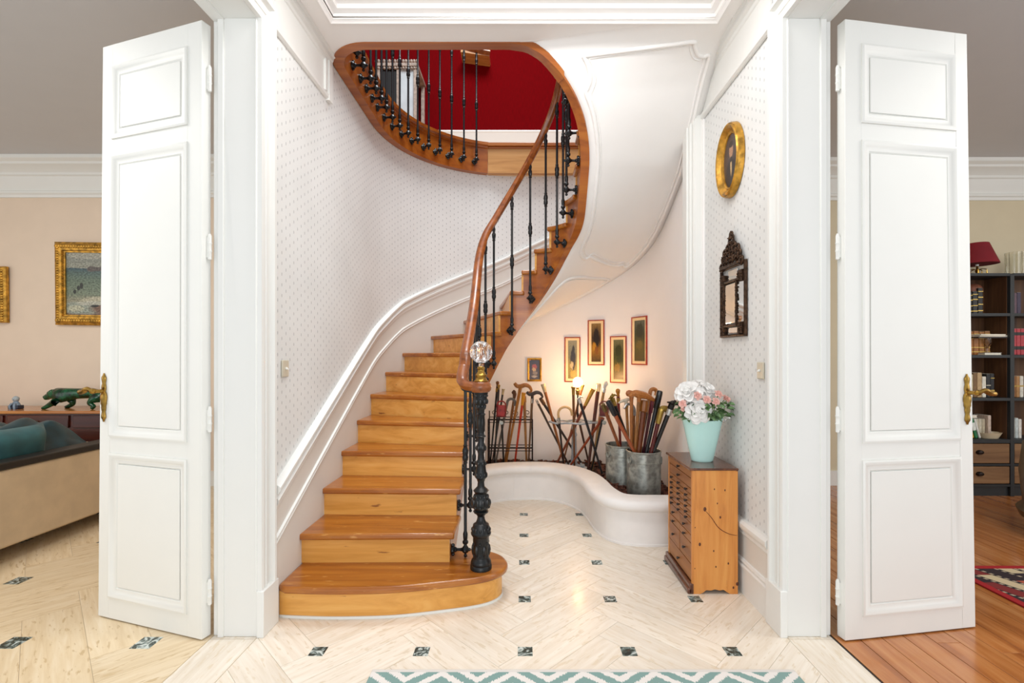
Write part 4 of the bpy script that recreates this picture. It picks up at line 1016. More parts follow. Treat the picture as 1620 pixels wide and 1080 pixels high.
picture('framed_painting', 'leftmost tall red framed picture, just above the glowing bulb', 905.5, 533, 604, 25, redf, P1, pg, crm, .010)
picture('framed_painting', 'tall red framed picture with orange sky and dark tree, second from left', 944, 506, 577.5, 26, redf, P2, pg, crm, .010)
picture('framed_painting', 'tall red framed green landscape hanging lowest of the right pair', 979, 531.5, 605.5, 25.5, redf, P3, pg, crm, .010)
picture('framed_painting', 'rightmost tall red framed picture, hung highest beside the pilaster', 1013, 500.5, 577, 24, redf, P4, pg, crm, .010)
P5 = painting('flower_piece', [(0, '4a3c38'), (.5, '3a2c34'), (1, '332832')], [(.5, .65, .25, .14, 'a84a40'), (.45, .5, .2, .1, 'c09a6a'), (.55, .32, .25, .1, '8a7a6a'), (.5, .15, .3, .06, 'b0a090')], 14, .2)
picture('framed_painting', 'small gilt framed flower picture alone at the left of the niche', 845.5, 566, 603, 22.5, gold, P5, None, None, .02)

# ------------------------------------------------------------ right wall: oval portrait, mirror, switches
op = thing('oval_portrait', 'oval gilt framed portrait of a man in dark coat on the wallpaper', 'picture', (1.168, 2.685, 2.325), -PI/2)
g = G(); a, b = .105, .155; fr = []
for i in range(56):
    t = 2*PI*i/56; c, s = math.cos(t), math.sin(t); nrm = Vector((c/a, 0, s/b)).normalized(); fr.append((Vector((a*c, 0, b*s)), nrm, Vector((0, -1, 0))))
g.sweep(fr, [(-.01, .002), (-.008, .014), (0, .018), (.005, .014), (.012, .018), (.02, .034), (.032, .040), (.038, .032), (.044, .034), (.048, .024), (.05, .002)], closed=True); g.build('frame', gold, op, smooth=50)
pt = painting('portrait', [(0, '2c2422'), (.5, '463835'), (1, '4a3c38')], [(.52, .18, .42, .36, '231d1f'), (.5, .68, .12, .14, 'b08466'), (.5, .79, .14, .06, '2b1d18'), (.5, .40, .05, .18, 'c0a070'), (.5, .52, .09, .05, '2b201e')], 12, .03)
g = G(); N = 40; g.v = [Vector((0, -.008, 0))]+[Vector((a*math.cos(2*PI*i/N), -.008, b*math.sin(2*PI*i/N))) for i in range(N)]; g.f = [(0, 1+i, 1+(i+1) % N) for i in range(N)]
g.uv = [(.5+v.x/(2*a), .5+v.z/(2*b)) for v in g.v]; g.build('painting', pt, op, smooth=False)
mir = thing('wall_mirror', 'ornate dark bronze mirror with pierced crest on the wallpaper', 'mirror', (1.168, 2.66, 1.345), -PI/2)
bronze = flat('dark_bronze', '4a3526', .4, .7, var=.3, scale=50, bump=.5)
mglass = flat('mirror_glass', 'e8ebea', .03, 1, var=.01)
g = G(); w, h = .145, .385
rectframe(g, -w, w, 0.012, h, [(-.004, .002), (-.004, .012), (.004, .018), (.012, .016), (.014, .002)]); rectframe(g, -.072, .072, .065, .30, [(-.003, .002), (-.003, .026), (.003, .030), (.010, .026), (.010, .002)])
for sx in (-1, 1):
    for z in (.045, .32): g.box(sx*.11-.028, sx*.11+.028, -.022, -.002, z-.030, z+.030)
g.build('frame', bronze, mir)
g = G(); random.seed(3)
for k in range(90):
    sdx = random.choice((-1, 1)); z = random.uniform(.07, .30); g.ball((sdx*(.078+random.random()*.008), -.029, z), random.uniform(.003, .006), 5)
for k in range(70):
    sdx = random.choice((-1, 1)); zc = random.choice((.045, .32)); g.ball((sdx*.11+random.uniform(-.025, .025), -.023, zc+random.uniform(-.028, .028)), random.uniform(.003, .007), 5)
g.build('relief_ornament', bronze, mir, smooth=60)['kind'] = 'stuff'
for (xa, xb, za, zb_, nm) in ((-.066, .066, .075, .29, 'mirror_plate'), (-.122, -.086, .075, .29, 'side_mirror_plate'), (.086, .122, .075, .29, 'side_mirror_plate'), (-.058, .058, .315, .37, 'upper_mirror_plate'), (-.058, .058, .022, .052, 'lower_mirror_plate')):
    tl = .010 if nm != 'mirror_plate' else .024
    g = G()
    if nm[0] == 's':
        s_ = 1 if xa > 0 else -1; g.prism([(s_*.084, -.022), (s_*.137, -.010), (s_*.137, -.004), (s_*.084, -.004)], za, zb_)
    else: g.box(xa, xb, -tl, -.004, za, zb_)
    g.build(nm, mglass, mir, smooth=False, bevel=.002)
g = G(); prs = [(-.12, .40, .022), (-.10, .44, .02), (-.075, .47, .024), (-.07, .43, .02), (-.035, .49, .024), (-.04, .44, .022), (0, .52, .026), (0, .56, .018), (0, .47, .02), (0, .42, .022), (.035, .49, .024), (.04, .44, .022), (.07, .43, .02), (.075, .47, .024), (.10, .44, .02), (.12, .40, .022), (-.02, .545, .012), (.02, .545, .012)]
for (x, z, r) in prs:
    g.tube([(x+r*math.cos(q), -.018, z+r*math.sin(q)) for q in [2*PI*i/12 for i in range(12)]], r*.33, 6, closed=True); g.ball((x, -.022, z), r*.42, 6)
for k in range(80):
    x, z, r = random.choice(prs); g.ball((x+random.uniform(-r, r), -.026, z+random.uniform(-r, r)), random.uniform(.003, .006), 5)
g.box(-.13, .13, -.03, -.002, .385, .40); g.build('crest', bronze, mir, smooth=60)
sw = flat('switch_ivory', 'cfc7b3', .35, var=.02)
def switch(label, x, y, z, rz):
    t = thing('light_switch', label, 'switch', (x, y, z), rz)
    G().box(-.032, .032, -.009, 0, -.041, .041).build('plate', sw, t, bevel=.004); g = G(); g.ball((0, -.012, 0), .007, 8); g.tube([(0, -.01, 0), (0, -.022, -.004)], .003, 6); g.build('toggle', white, t)
switch('ivory light switch on the left wallpapered wall beside the door casing', -1.164, 2.365, 1.18, PI/2)
switch('ivory light switch on the right wallpapered wall below the mirror', 1.169, 2.36, 1.17, -PI/2)
# ------------------------------------------------------------ pine drawer cabinet
CX0, CX1, CY0, CY1, CH = .885, 1.125, 2.52, 2.93, .655
cb = thing('drawer_cabinet', 'old pine cabinet of many small drawers below the mint vase', 'cabinet', ((CX0+CX1)/2, (CY0+CY1)/2, 0))
g = G(); xs = [CX0, CX0+.012, CX0+.04, CX0+.055, CX0+.07]
prof = [(CX0, 0), (CX0+.045, 0), (CX0+.06, .008), (CX0+.075, .02), (CX0+.10, .018), (CX0+.12, .024), (CX0+.145, .018), (CX0+.165, .022), (CX0+.185, .008), (CX0+.20, 0), (CX1, 0), (CX1, CH-.012), (CX0, CH-.012)]
for ya, yb in ((CY0, CY0+.016), (CY1-.016, CY1)):
    n = len(prof); vs = [(x, ya, z) for x, z in prof]+[(x, yb, z) for x, z in prof]
    gg = G(); gg.add(vs, [tuple(range(n)), tuple(range(n, 2*n))[::-1]]+[(i, (i+1) % n, n+(i+1) % n, n+i) for i in range(n)]); gg.build('side_panel', pine, cb, world=True, bevel=.0012)
G().box(CX1-.01, CX1, CY0+.016, CY1-.016, .03, CH-.012).build('back_panel', pinef, cb, world=True)
G().box(CX0+.03, CX1-.01, CY0+.016, CY1-.016, .05, .062).build('bottom_board', pinef, cb, world=True)
G().box(CX0-.012, CX1+.004, CY0-.003, CY1+.012, CH-.012, CH).build('top_board', topw, cb, world=True, bevel=.004)
g = G(); g.box(CX0-.014, CX0+.01, CY0-.002, CY1+.01, .0, .055); g.box(CX0-.022, CX0, CY0-.002, CY1+.014, .0, .03); g.build('plinth', topw, cb, world=True, bevel=.005)
rows = [(.600, .640, 1), (.545, .596, 1), (.512, .541, 3), (.482, .509, 3), (.452, .479, 3), (.422, .449, 3), (.392, .419, 3), (.362, .389, 3), (.300, .358, 2), (.258, .297, 2), (.150, .254, 2), (.062, .146, 1)]
yA, yB = CY0+.018, CY1-.018
G().box(CX0+.012, CX0+.03, yA-.002, yB+.002, .055, CH-.013).build('drawer_frame', topw, cb, world=True)
knb = flat('dark_knob', '241a16', .35)
for (za, zb_, n) in rows:
    for k in range(n):
        ya, yb = lerp(yA, yB, k/n)+.0015, lerp(yA, yB, (k+1)/n)-.0015
        d = G().box(CX0+random.uniform(.001, .004), CX0+.0125, ya, yb, za, zb_).build('drawer', pinef, cb, world=True, bevel=.0015)
        ks = [.5] if (n > 1) else [.5]
        for q in ks:
            G().lathe([(.004, 0), (.004, .006), (.008, .010), (.007, .016), (.001, .018)], (CX0+.002, lerp(ya, yb, q), (za+zb_)/2), 8, Matrix.Rotation(-PI/2, 4, 'Y')).build('knob', knb, d, world=True)
        WM.pop(d.name, None)
# vase and flowers
VX, VY, VZ = 1.005, 2.70, CH
vz = thing('vase', 'tapered mint green ceramic vase on the pine cabinet', 'vase', (VX, VY, VZ))
mint = flat('mint_glaze', 'c2ebe5', .25, var=.02, spec=.6)
fr_ = []
pr = [(.001, .0), (.056, 0), (.060, .004), (.062, .015), (.113, .245), (.1145, .25), (.111, .251), (.106, .235), (.056, .014), (.001, .012)]
g = G(); g.lathe(pr, n=40, sx=1, sy=.72)
for i, v in enumerate(g.v):
    if v.z > .20: v.z += (.018*(v.y/.08))*((v.z-.2)/.05)
g.build('body', mint, vz, smooth=50)
wp_ = flat('white_petal', 'f1efec', .7, var=.03); pk = flat('pink_petal', 'efbfb4', .7, var=.08); lf = flat('leaf_green', '5f8150', .55, var=.3, scale=40); lf2 = flat('stem_green', '6d8a4d', .6)
def rose(name, label, c, R, axis, mat, group, layers):
    t = thing(name, label, 'flower', c, 0, group); A_ = Vector(axis).normalized(); q = A_.to_track_quat('Z', 'Y').to_matrix().to_4x4()
    g = G(); rnd = random.Random(hash(label) % 999 if False else len(label))
    for L, (np_, r0, tilt, sc) in enumerate(layers):
        for k in range(np_):
            a = 2*PI*k/np_+L*.7+rnd.uniform(-.15, .15); M = q @ Matrix.Rotation(a, 4, 'Z'); nu, nv = 5, 5; vs = []
            for i in range(nu):
                u = i/(nu-1)
                for j in range(nv):
                    v = j/(nv-1)*2-1
                    wid = sc*math.sin(PI*(.12+.72*u))*(1+.0*u)*.95
                    up = u*sc*1.15; out = r0*R+(math.sin(u*PI*.5)**1)*up*math.sin(tilt); zz = up*math.cos(tilt)-.25*sc*(1-math.cos(u*2.6))*(math.sin(tilt)) 
                    cup = -(abs(v)**2)*wid*.45
                    ruf = .07*sc*math.sin(v*7+k*2)*u*u
                    p = Vector((out*1.0+cup*math.cos(tilt)*1.0+ruf*.5, v*wid*.62, zz-(cup*math.sin(tilt))*.6+ruf-.35*R)); vs.append(M @ p)
            fs = [(i*nv+j, i*nv+j+1, (i+1)*nv+j+1, (i+1)*nv+j) for i in range(nu-1) for j in range(nv-1)]
            g.add(vs, fs)
    g.ball(q @ Vector((0, 0, -.12*R)), R*.42, 8)
    b = g.build('bloom', mat, t, smooth=70); m = b.modifiers.new('s', 'SOLIDIFY'); m.thickness = .0008; ss_ = b.modifiers.new('ss', 'SUBSURF'); ss_.levels = 1; ss_.render_levels = 1
    base = Vector((VX, VY, VZ+.19))-Vector(c); G().tube([q @ Vector((0, 0, -.3*R)), base*.5+Vector((0, 0, -.01)), base], .0025, 6).build('stem', lf2, t)
big = lambda R: [(3, .02, .15, R*.62), (4, .10, .45, R*.78), (5, .18, .8, R*.85), (6, .22, 1.15, R*.92), (7, .22, 1.45, R*.95)]
sml = lambda R: [(3, .02, .15, R*.75), (4, .12, .5, R*.85), (5, .16, .95, R*.9), (5, .16, 1.3, R*.9)]
fw, fp = 'white roses in the mint vase', 'pink rosebuds in the mint vase'
Fl = lambda px, py, Y: tuple(at(px, py, Y))
rose('white_rose', 'large white rose at upper left of the vase, nearest the canes', Fl(1086, 616, 2.64), .062, (-.5, -.6, .6), wp_, fw, big(.062))
rose('white_rose', 'large white rose hanging low over the vase front', Fl(1106, 647, 2.60), .062, (-.1, -.95, .25), wp_, fw, big(.062))
rose('white_rose', 'white rose behind the others at the top of the bouquet', Fl(1106, 606, 2.74), .048, (.1, -.3, .9), wp_, fw, big(.048))
rose('white_rose', 'white rose at top right among the pink buds', Fl(1122, 614, 2.68), .046, (.3, -.7, .6), wp_, fw, big(.046))
for (px, py, Y, R, ax, lab) in ((1079, 638, 2.62, .022, (-.6, -.7, .3), 'pink rosebud at the far left below the large white rose'), (1104, 625, 2.60, .023, (0, -.9, .4), 'pink rosebud between the two large white roses'),
                                (1119, 632, 2.60, .023, (0, -.9, .3), 'pink rosebud right of the low white rose'), (1134, 635, 2.61, .022, (.2, -.9, .3), 'pink rosebud in the middle of the right cluster, lowest'),
                                (1138, 622, 2.64, .023, (.3, -.7, .6), 'pink rosebud at the top of the right cluster'), (1149, 629, 2.68, .021, (.6, -.6, .4), 'pink rosebud behind at the right edge'),
                                (1153, 631, 2.63, .020, (.8, -.5, .3), 'rightmost pink rosebud near the wallpaper'), (1080, 647, 2.64, .015, (-.7, -.5, -.1), 'tiny closed pink bud lowest on the left')):
    rose('pink_rose', lab, Fl(px, py, Y), R, ax, pk, fp, sml(R))
g = G(); random.seed(11)
for k in range(120):
    a = random.uniform(0, 2*PI); r = random.uniform(.05, .135); z = VZ+.245+random.uniform(-.0, .12)*(1-.3*r/.13)
    c = Vector((VX+r*math.cos(a), VY-.02+r*.75*math.sin(a), z)); L = random.uniform(.03, .05); w = L*.3
    M = Matrix.Translation(c) @ Matrix.Rotation(a+random.uniform(-.6, .6), 4, 'Z') @ Matrix.Rotation(random.uniform(-.3, .7), 4, 'Y') @ Matrix.Rotation(random.uniform(-.8, .8), 4, 'X')
    g.add([M @ Vector(p) for p in ((0, 0, 0), (L*.35, w, .006), (L*.75, w*.7, .004), (L, 0, -.006), (L*.75, -w*.7, .004), (L*.35, -w, .006), (L*.5, 0, -.003))], [(0, 6, 1), (1, 6, 2), (2, 6, 3), (3, 6, 4), (4, 6, 5), (5, 6, 0)])
    if k % 4 == 0: g.tube([c, Vector((VX, VY, VZ+.18))], .0018, 5)
g.lathe([(.001, .0), (.075, .0), (.055, .04), (.001, .05)], (VX, VY, VZ+.19), 12, sy=.7)
o = g.build('foliage', lf, smooth=False); tag(o, 'green rose leaves filling the mouth of the mint vase', 'leaves'); o['kind'] = 'stuff'
g = G(); P = catmull([(VX+.03, VY-.05, VZ+.27), (VX+.09, VY-.06, VZ+.225), (VX+.12, VY-.02, VZ+.222), (VX+.145, VY+.0, VZ+.235)], 6); g.tube(P, .0008, 5)
w_ = thing('wire_garland', 'thin wire garland with tiny clear drops trailing from the bouquet', 'garland', (VX+.03, VY-.05, VZ+.27)); g.build('wire', darkiron, w_, world=True)
g = G()
for p in ((VX+.12, VY-.02, VZ+.232), (VX+.146, VY, VZ+.262), (VX+.15, VY+.0, VZ+.24)): g.ball(p, .006, 8, sz=1.8)
g.build('glass_drops', glass, w_, world=True)

for kx, ky, rr_ in ((325, 455, .0075), (290, 695, .006), (390, 318, .003), (462, 325, .0035), (410, 415, .003), (430, 510, .0045), (388, 540, .0025), (385, 740, .0035), (485, 825, .004), (400, 848, .0035), (258, 580, .0025), (256, 860, .0025), (545, 190, .003), (255, 185, .004), (545, 965, .006), (520, 990, .0045)):
    p = at(1040+kx/4.32, 700+ky/4.32, CY0); G().lathe([(.0001, .0004), (rr_*1.0, .0004), (rr_*1.5, -.001)], (p.x, CY0+.0002, p.z), 10, Matrix.Rotation(PI/2, 4, 'X') @ Matrix.Diagonal((1, 1.5, 1, 1))).build('knot', flat('dark_knot_wood', '5e2e14', .5, var=.3, scale=200), cb, world=True)
P = catmull([(CX0+.065, CY0-.0004, .44), (CX0+.10, CY0-.0004, .40), (CX0+.14, CY0-.0004, .345), (CX0+.19, CY0-.0004, .315), (CX1-.004, CY0-.0004, .305)], 6)
G().tube(P, [.0009+.0016*math.sin(PI*i/len(P)) for i in range(len(P))], 6).build('scorch_mark', flat('scorch', '7a3d18', .5), cb, world=True)
# ------------------------------------------------------------ hall rug
rugm, N, L, b = new_mat('ikat_rug')
tc = N.new('ShaderNodeTexCoord'); sep = N.new('ShaderNodeSeparateXYZ'); L.new(tc.outputs['Object'], sep.inputs[0])
def mm(op, a, c=None, N=N, L=L):
    x = N.new('ShaderNodeMath'); x.operation = op
    for i, t in enumerate((a, c)):
        if t is None: continue
        if isinstance(t, (int, float)): x.inputs[i].default_value = t
        else: L.new(t, x.inputs[i])
    return x.outputs[0]
nz = N.new('ShaderNodeTexNoise'); mp = N.new('ShaderNodeMapping'); mp.inputs['Scale'].default_value = (260, 8, 1); L.new(tc.outputs['Object'], mp.inputs[0]); L.new(mp.outputs[0], nz.inputs['Vector']); nz.inputs['Scale'].default_value = 1
jit = mm('MULTIPLY', mm('SUBTRACT', nz.outputs[0], .5), .030)
u = mm('SUBTRACT', mm('ABSOLUTE', mm('SUBTRACT', mm('FRACT', mm('ADD', mm('DIVIDE', sep.outputs[0], .275), 20)), .5)), 0)
v = mm('SUBTRACT', mm('ABSOLUTE', mm('SUBTRACT', mm('FRACT', mm('ADD', mm('DIVIDE', mm('ADD', sep.outputs[1], jit), .22), 20.45)), .5)), 0)
d = mm('ADD', mm('MULTIPLY', u, 1.0), v)
bandv = mm('ABSOLUTE', mm('SUBTRACT', mm('FRACT', mm('MULTIPLY', d, 3.0)), .5))
k1 = mm('LESS_THAN', bandv, .27)
mx = N.new('ShaderNodeMix'); mx.data_type = 'RGBA'; L.new(k1, mx.inputs[0]); mx.inputs[6].default_value = rgb('e2ddd8'); mx.inputs[7].default_value = rgb('7d9c97')
edge = mm('LESS_THAN', mm('ABSOLUTE', mm('SUBTRACT', sep.outputs[1], -.5)), .482)
mx2 = N.new('ShaderNodeMix'); mx2.data_type = 'RGBA'; L.new(edge, mx2.inputs[0]); mx2.inputs[6].default_value = rgb('d5d0ca'); L.new(mx.outputs[2], mx2.inputs[7])
L.new(mx2.outputs[2], b.inputs['Base Color']); b.inputs['Roughness'].default_value = .95
g = G(); g.box(-.83, .83, -1.0, 0, 0, .009); o = g.build('rug', rugm, bevel=.003); o.location = (.24, 1.905, .001)
tag(o, 'cream rug with teal ikat pattern on the hall floor at the bottom edge', 'rug')

# ------------------------------------------------------------ left room
sd = thing('sideboard', 'long mahogany sideboard against the peach wall', 'sideboard', (-4.3, 4.35, 0))
mh = grain('red_mahogany', '2a0c07', '43160b', '5a2413', .3, 0, 1, .05, coat=.3); mht = grain('sideboard_top_wood', '9a5a24', 'b87434', 'c98a48', .25, 0, 1, .05, coat=.4)
G().box(-5.6, -3.25, 4.12, 4.55, .74, .765).build('top', mht, sd, world=True, bevel=.006)
G().box(-5.57, -3.28, 4.15, 4.55, .08, .74).build('body', mh, sd, world=True)
for k in range(4):
    xa = lerp(-5.55, -3.3, k/4)+.02; xb = lerp(-5.55, -3.3, (k+1)/4)-.02
    d = G().box(xa, xb, 4.135, 4.15, .12, .60).build('door', mh, sd, world=True, bevel=.004); G().ball(((xa+xb)/2, 4.125, .4), .014, 8).build('knob', brass, d, world=True)
    d = G().box(xa, xb, 4.135, 4.15, .62, .725).build('drawer', mh, sd, world=True, bevel=.004); G().ball(((xa+xb)/2, 4.125, .67), .012, 8).build('knob', brass, d, world=True)
for x in (-5.5, -3.35):
    for y in (4.2, 4.5): G().box(x-.03, x+.03, y-.03, y+.03, 0, .08).build('foot', mh, sd, world=True)
# skin-modifier figure
def skin(name, verts, edges, mat, parent, sub=2):
    bm = bmesh.new(); lay = bm.verts.layers.skin.verify(); bv = [bm.verts.new(v[:3]) for v in verts]
    for i, v in enumerate(verts): bv[i][lay].radius = (v[3], v[3]); bv[i][lay].use_root = (i == 0)
    for a, b_ in edges: bm.edges.new((bv[a], bv[b_]))
    me = bpy.data.meshes.new(name); bm.to_mesh(me); bm.free(); me.materials.append(mat)
    o = bpy.data.objects.new(name, me); COL.objects.link(o); o.parent = parent
    m = o.modifiers.new('skin', 'SKIN'); m.use_smooth_shade = True
    s = o.modifiers.new('sub', 'SUBSURF'); s.levels = sub; s.render_levels = sub; return o
gg_ = flat('green_glaze', '0f4a2c', .16, var=.45, scale=22, spec=.5, bump=.35)
pan = thing('panther_statue', 'dark green glazed ceramic big cat striding along the sideboard', 'statue', (-3.95, 4.30, .757))
# local x: head at negative x
vv = [(.07, 0, .150, .050), (-.02, 0, .150, .052), (-.11, 0, .150, .064), (-.175, 0, .150, .056), (-.225, 0, .140, .042), (-.268, 0, .122, .028), (-.297, 0, .112, .019),
      (.13, 0, .155, .050), (.20, 0, .150, .056), (.26, 0, .13, .034), (.33, 0, .09, .014), (.40, 0, .07, .011), (.45, 0, .08, .010),
      (-.14, -.040, .095, .036), (-.195, -.045, .055, .024), (-.245, -.045, .024, .018), (-.275, -.046, .016, .014),
      (-.10, .040, .095, .036), (-.085, .045, .05, .024), (-.135, .045, .022, .018), (-.165, .045, .016, .014),
      (.185, -.042, .10, .044), (.145, -.048, .065, .026), (.195, -.048, .035, .018), (.165, -.05, .016, .016),
      (.23, .042, .10, .042), (.275, .045, .065, .024), (.32, .045, .035, .017), (.295, .045, .016, .015),
      (-.215, -.030, .183, .011), (-.215, .030, .183, .011), (-.285, 0, .098, .013)]
ee = [(0, 1), (1, 2), (2, 3), (3, 4), (4, 5), (5, 6), (0, 7), (7, 8), (8, 9), (9, 10), (10, 11), (11, 12), (2, 13), (13, 14), (14, 15), (15, 16), (2, 17), (17, 18), (18, 19), (19, 20), (8, 21), (21, 22), (22, 23), (23, 24), (8, 25), (25, 26), (26, 27), (27, 28), (4, 29), (4, 30), (5, 31)]
vv = [(x, y*1.1, z*.95, r) for x, y, z, r in vv]
skin('body', vv, ee, gg_, pan)
bust = thing('bust', 'small grey blue glazed seated figure on the sideboard', 'figurine', (-4.48, 4.28, .765))
gb = flat('grey_blue_glaze', '7f90a0', .4, var=.2, scale=30); db = flat('dark_blue_glaze', '2b3040', .4)
g = G(); g.lathe([(.032, 0), (.034, .02), (.028, .045), (.02, .06), (.014, .07)], n=14, sx=1.2, sy=.8); g.tube([(-.015, -.02, .05), (-.02, -.035, .03), (-.018, -.03, 0)], .009, 6); g.tube([(.015, -.02, .05), (.02, -.035, .03), (.018, -.03, 0)], .009, 6); g.build('shoulders', gb, bust, smooth=60)
g = G(); g.ball((0, 0, .088), .025, 12, sz=1.05); g.ball((.0, -.024, .085), .006, 6); g.ball((-.008, -.022, .093), .004, 6); g.ball((.008, -.022, .093), .004, 6); g.build('head', flat('pale_glaze', 'a9b4b8', .4), bust, smooth=60)
g = G(); g.box(-.044, .044, -.03, .03, 0, .034); g.build('base', db, bust, bevel=.006)
# seascape in its gilt frame, second frame at the edge
def gilt(name, label, x0, x1, z0, z1, fw, imat, tilt=0):
    t = thing(name, label, 'picture', ((x0+x1)/2, 4.598, z0), 0, rot=(R_(1.5), R_(tilt), 0)); w = (x1-x0)/2; h = z1-z0
    g = G(); rectframe(g, -w+fw, w-fw, fw, h-fw, [(-.012, .003), (-.012, .03), (0, .034), (.006, .05), (fw*.5, .056), (fw*.8, .04), (fw, .03), (fw, .003)]); f = g.build('frame', gold, t)
    g = G(); k = int(2*h/.05)
    for i in range(k):
        z = fw*.4+(h-fw*.8)*i/k
        for sx in (-1, 1): g.ball((sx*(w-fw*.5), -.052, z), .020, 6, sy=.6, sz=.8); g.ball((sx*(w-fw*.95), -.04, z+.02), .008, 5)
    k = int(2*w*2/.05)
    for i in range(k):
        x = -w+fw*.4+(2*w-fw*.8)*i/k
        for zc in (fw*.5, h-fw*.5): g.ball((x, -.052, zc), .020, 6, sy=.6, sx=.8)
    g.build('leaf_ornament', gold, f, smooth=60)['kind'] = 'stuff'
    g = G(); rectframe(g, -w+fw+.012, w-fw-.012, fw+.012, h-fw-.012, [(0, .01), (0, .022), (.012, .03), (.012, .01)]); g.build('inner_fillet', flat('pale_gilt', 'd9bd86', .4, .5), t)
    x = w-fw; quad('painting', [(-x, -.018, fw), (x, -.018, fw), (x, -.018, h-fw), (-x, -.018, h-fw)], imat, t)
sea = painting('seascape', [(0, '6b5140'), (.10, '76604c'), (.22, '8f8a74'), (.34, '6f7a66'), (.55, '5f6f5e'), (.68, '4d615c'), (.735, '3a525a'), (.75, '8b8c7e'), (1, '7b7f78')],
               [(.18, .13, .30, .10, '8b9284'), (.42, .24, .26, .07, 'a9a48c'), (.62, .36, .2, .06, 'b4a88a'), (.62, .12, .34, .11, '6e5342'), (.31, .735, .06, .045, '57504c'), (.38, .73, .06, .035, '57504c'), (.5, .75, .09, .07, '524c48'), (.3, .2, .18, .035, 'a9a898'), (.12, .12, .1, .05, 'a9a890'), (.34, .16, .055, .02, '1f2220'), (.155, .44, .02, .04, '2c302c'), (.19, .47, .022, .05, '2c302c'), (.11, .38, .02, .035, '2c302c'), (.3, .94, .3, .06, '9a988a')], 9, .035)
gilt('framed_painting', 'seascape with beach and rocks in an ornate gilt frame beside the left door', -4.41, -3.42, 1.52, 2.30, .085, sea, .9)
gilt('framed_painting', 'narrow visible edge of a gilt framed picture at the far left of the photo', -5.45, -4.87, 1.55, 2.08, .05, painting('dim_portrait', [(0, '3a2c20'), (1, '5a4632')], [(.5, .6, .2, .2, '8a6a50')], 8, .1), .5)
# sofa, throw, cushion
sf = thing('sofa', 'low cream leather sofa with dark edge seen from behind', 'sofa', (-3.6, 2.7, 0))
lea = flat('cream_leather', 'd6c1a2', .5, var=.04, scale=8, bump=.08); dk = flat('black_edge', '1b1614', .4)
G().box(-3.22, -3.10, 1.0, 3.86, .085, .555).build('back_panel', lea, sf, world=True, bevel=.015)
G().box(-4.25, -3.22, 3.70, 3.86, .085, .555).build('arm', lea, sf, world=True, bevel=.015)
G().box(-4.25, -3.22, 1.0, 1.16, .085, .555).build('arm', lea, sf, world=True, bevel=.015)
G().box(-4.22, -3.22, 1.16, 3.70, .12, .42).build('seat_base', lea, sf, world=True, bevel=.015)
G().box(-3.23, -3.095, 1.0, 3.865, .555, .60).build('top_edge', dk, sf, world=True, bevel=.008)
for x in (-4.15, -3.2):
    for y in (1.1, 3.75): G().box(x-.03, x+.03, y-.03, y+.03, 0, .09).build('foot', dk, sf, world=True)
vel = flat('teal_velvet', '0b3640', .45, var=.25, scale=9, stretch=(1, 1, 1)); 
for m_, sh in ((vel, .06),): 
    b = m_.node_tree.nodes['Principled BSDF']; b.inputs['Sheen Weight'].default_value = sh; b.inputs['Sheen Tint'].default_value = rgb('5fa0a8')
g = G(); nu, nv = 96, 48
for i in range(nu+1):
    for j in range(nv+1):
        u, v = i/nu, j/nv; y = lerp(1.3, 3.80, u); x = lerp(-3.26, -4.1, v)
        e = min(1, min(u, 1-u)*9)**.5*min(1, min(v+.01, 1.01-v)*6)**.5
        f = noise.noise(Vector((x*2+y*1.5, y*1.5-x*2, 0)))*.07+abs(noise.noise(Vector((x*5+y*3, y*2, 3))))*.10+abs(math.sin((y*1.1-x*2.4)*5+noise.noise(Vector((x*2, y*2, 9)))*2))**.6*.055-.03
        z = .43+(.30+f)*e*(1-.25*v)
        g.v.append(Vector((x, y, z)))
for i in range(nu):
    for j in range(nv): a = i*(nv+1)+j; g.f.append((a, a+1, a+nv+2, a+nv+1))
o = g.build('throw', vel, smooth=80); s_ = o.modifiers.new('s', 'SOLIDIFY'); s_.thickness = .015
s_ = o.modifiers.new('ss', 'SUBSURF'); s_.levels = 1; s_.render_levels = 1; tag(o, 'crumpled teal velvet throw heaped over the sofa seat', 'throw')
def cushion(label, c, w, h, t, rot, mat):
    g = G(); n = 14
    for sgn in (1, -1):
        base = len(g.v)
        for i in range(n+1):
            for j in range(n+1):
                u, v = i/n*2-1, j/n*2-1; k = (1-u**4)*(1-v**4); pin = 1-.10*(1-abs(u*v))*0; x = u*w/2*(1-.08*(1-v*v)*0-.06*(1-abs(v))*abs(u)); z = v*h/2*(1-.06*(1-abs(u))*abs(v))
                g.v.append(Vector((x, sgn*t/2*max(0, k)**.5, z)))
        for i in range(n):
            for j in range(n): a = base+i*(n+1)+j; g.f.append((a, a+1, a+n+2, a+n+1))
    o = g.build('cushion', mat, smooth=80); o.location = c; o.rotation_euler = rot; tag(o, label, 'cushion')
v2 = flat('pale_teal_velvet', '2c5c60', .55, var=.12, scale=9); v2.node_tree.nodes['Principled BSDF'].inputs['Sheen Weight'].default_value = .1
cushion('grey teal velvet cushion resting against the sofa back', (-3.36, 3.16, .63), .40, .28, .22, (R_(6), R_(0), R_(84)), v2)

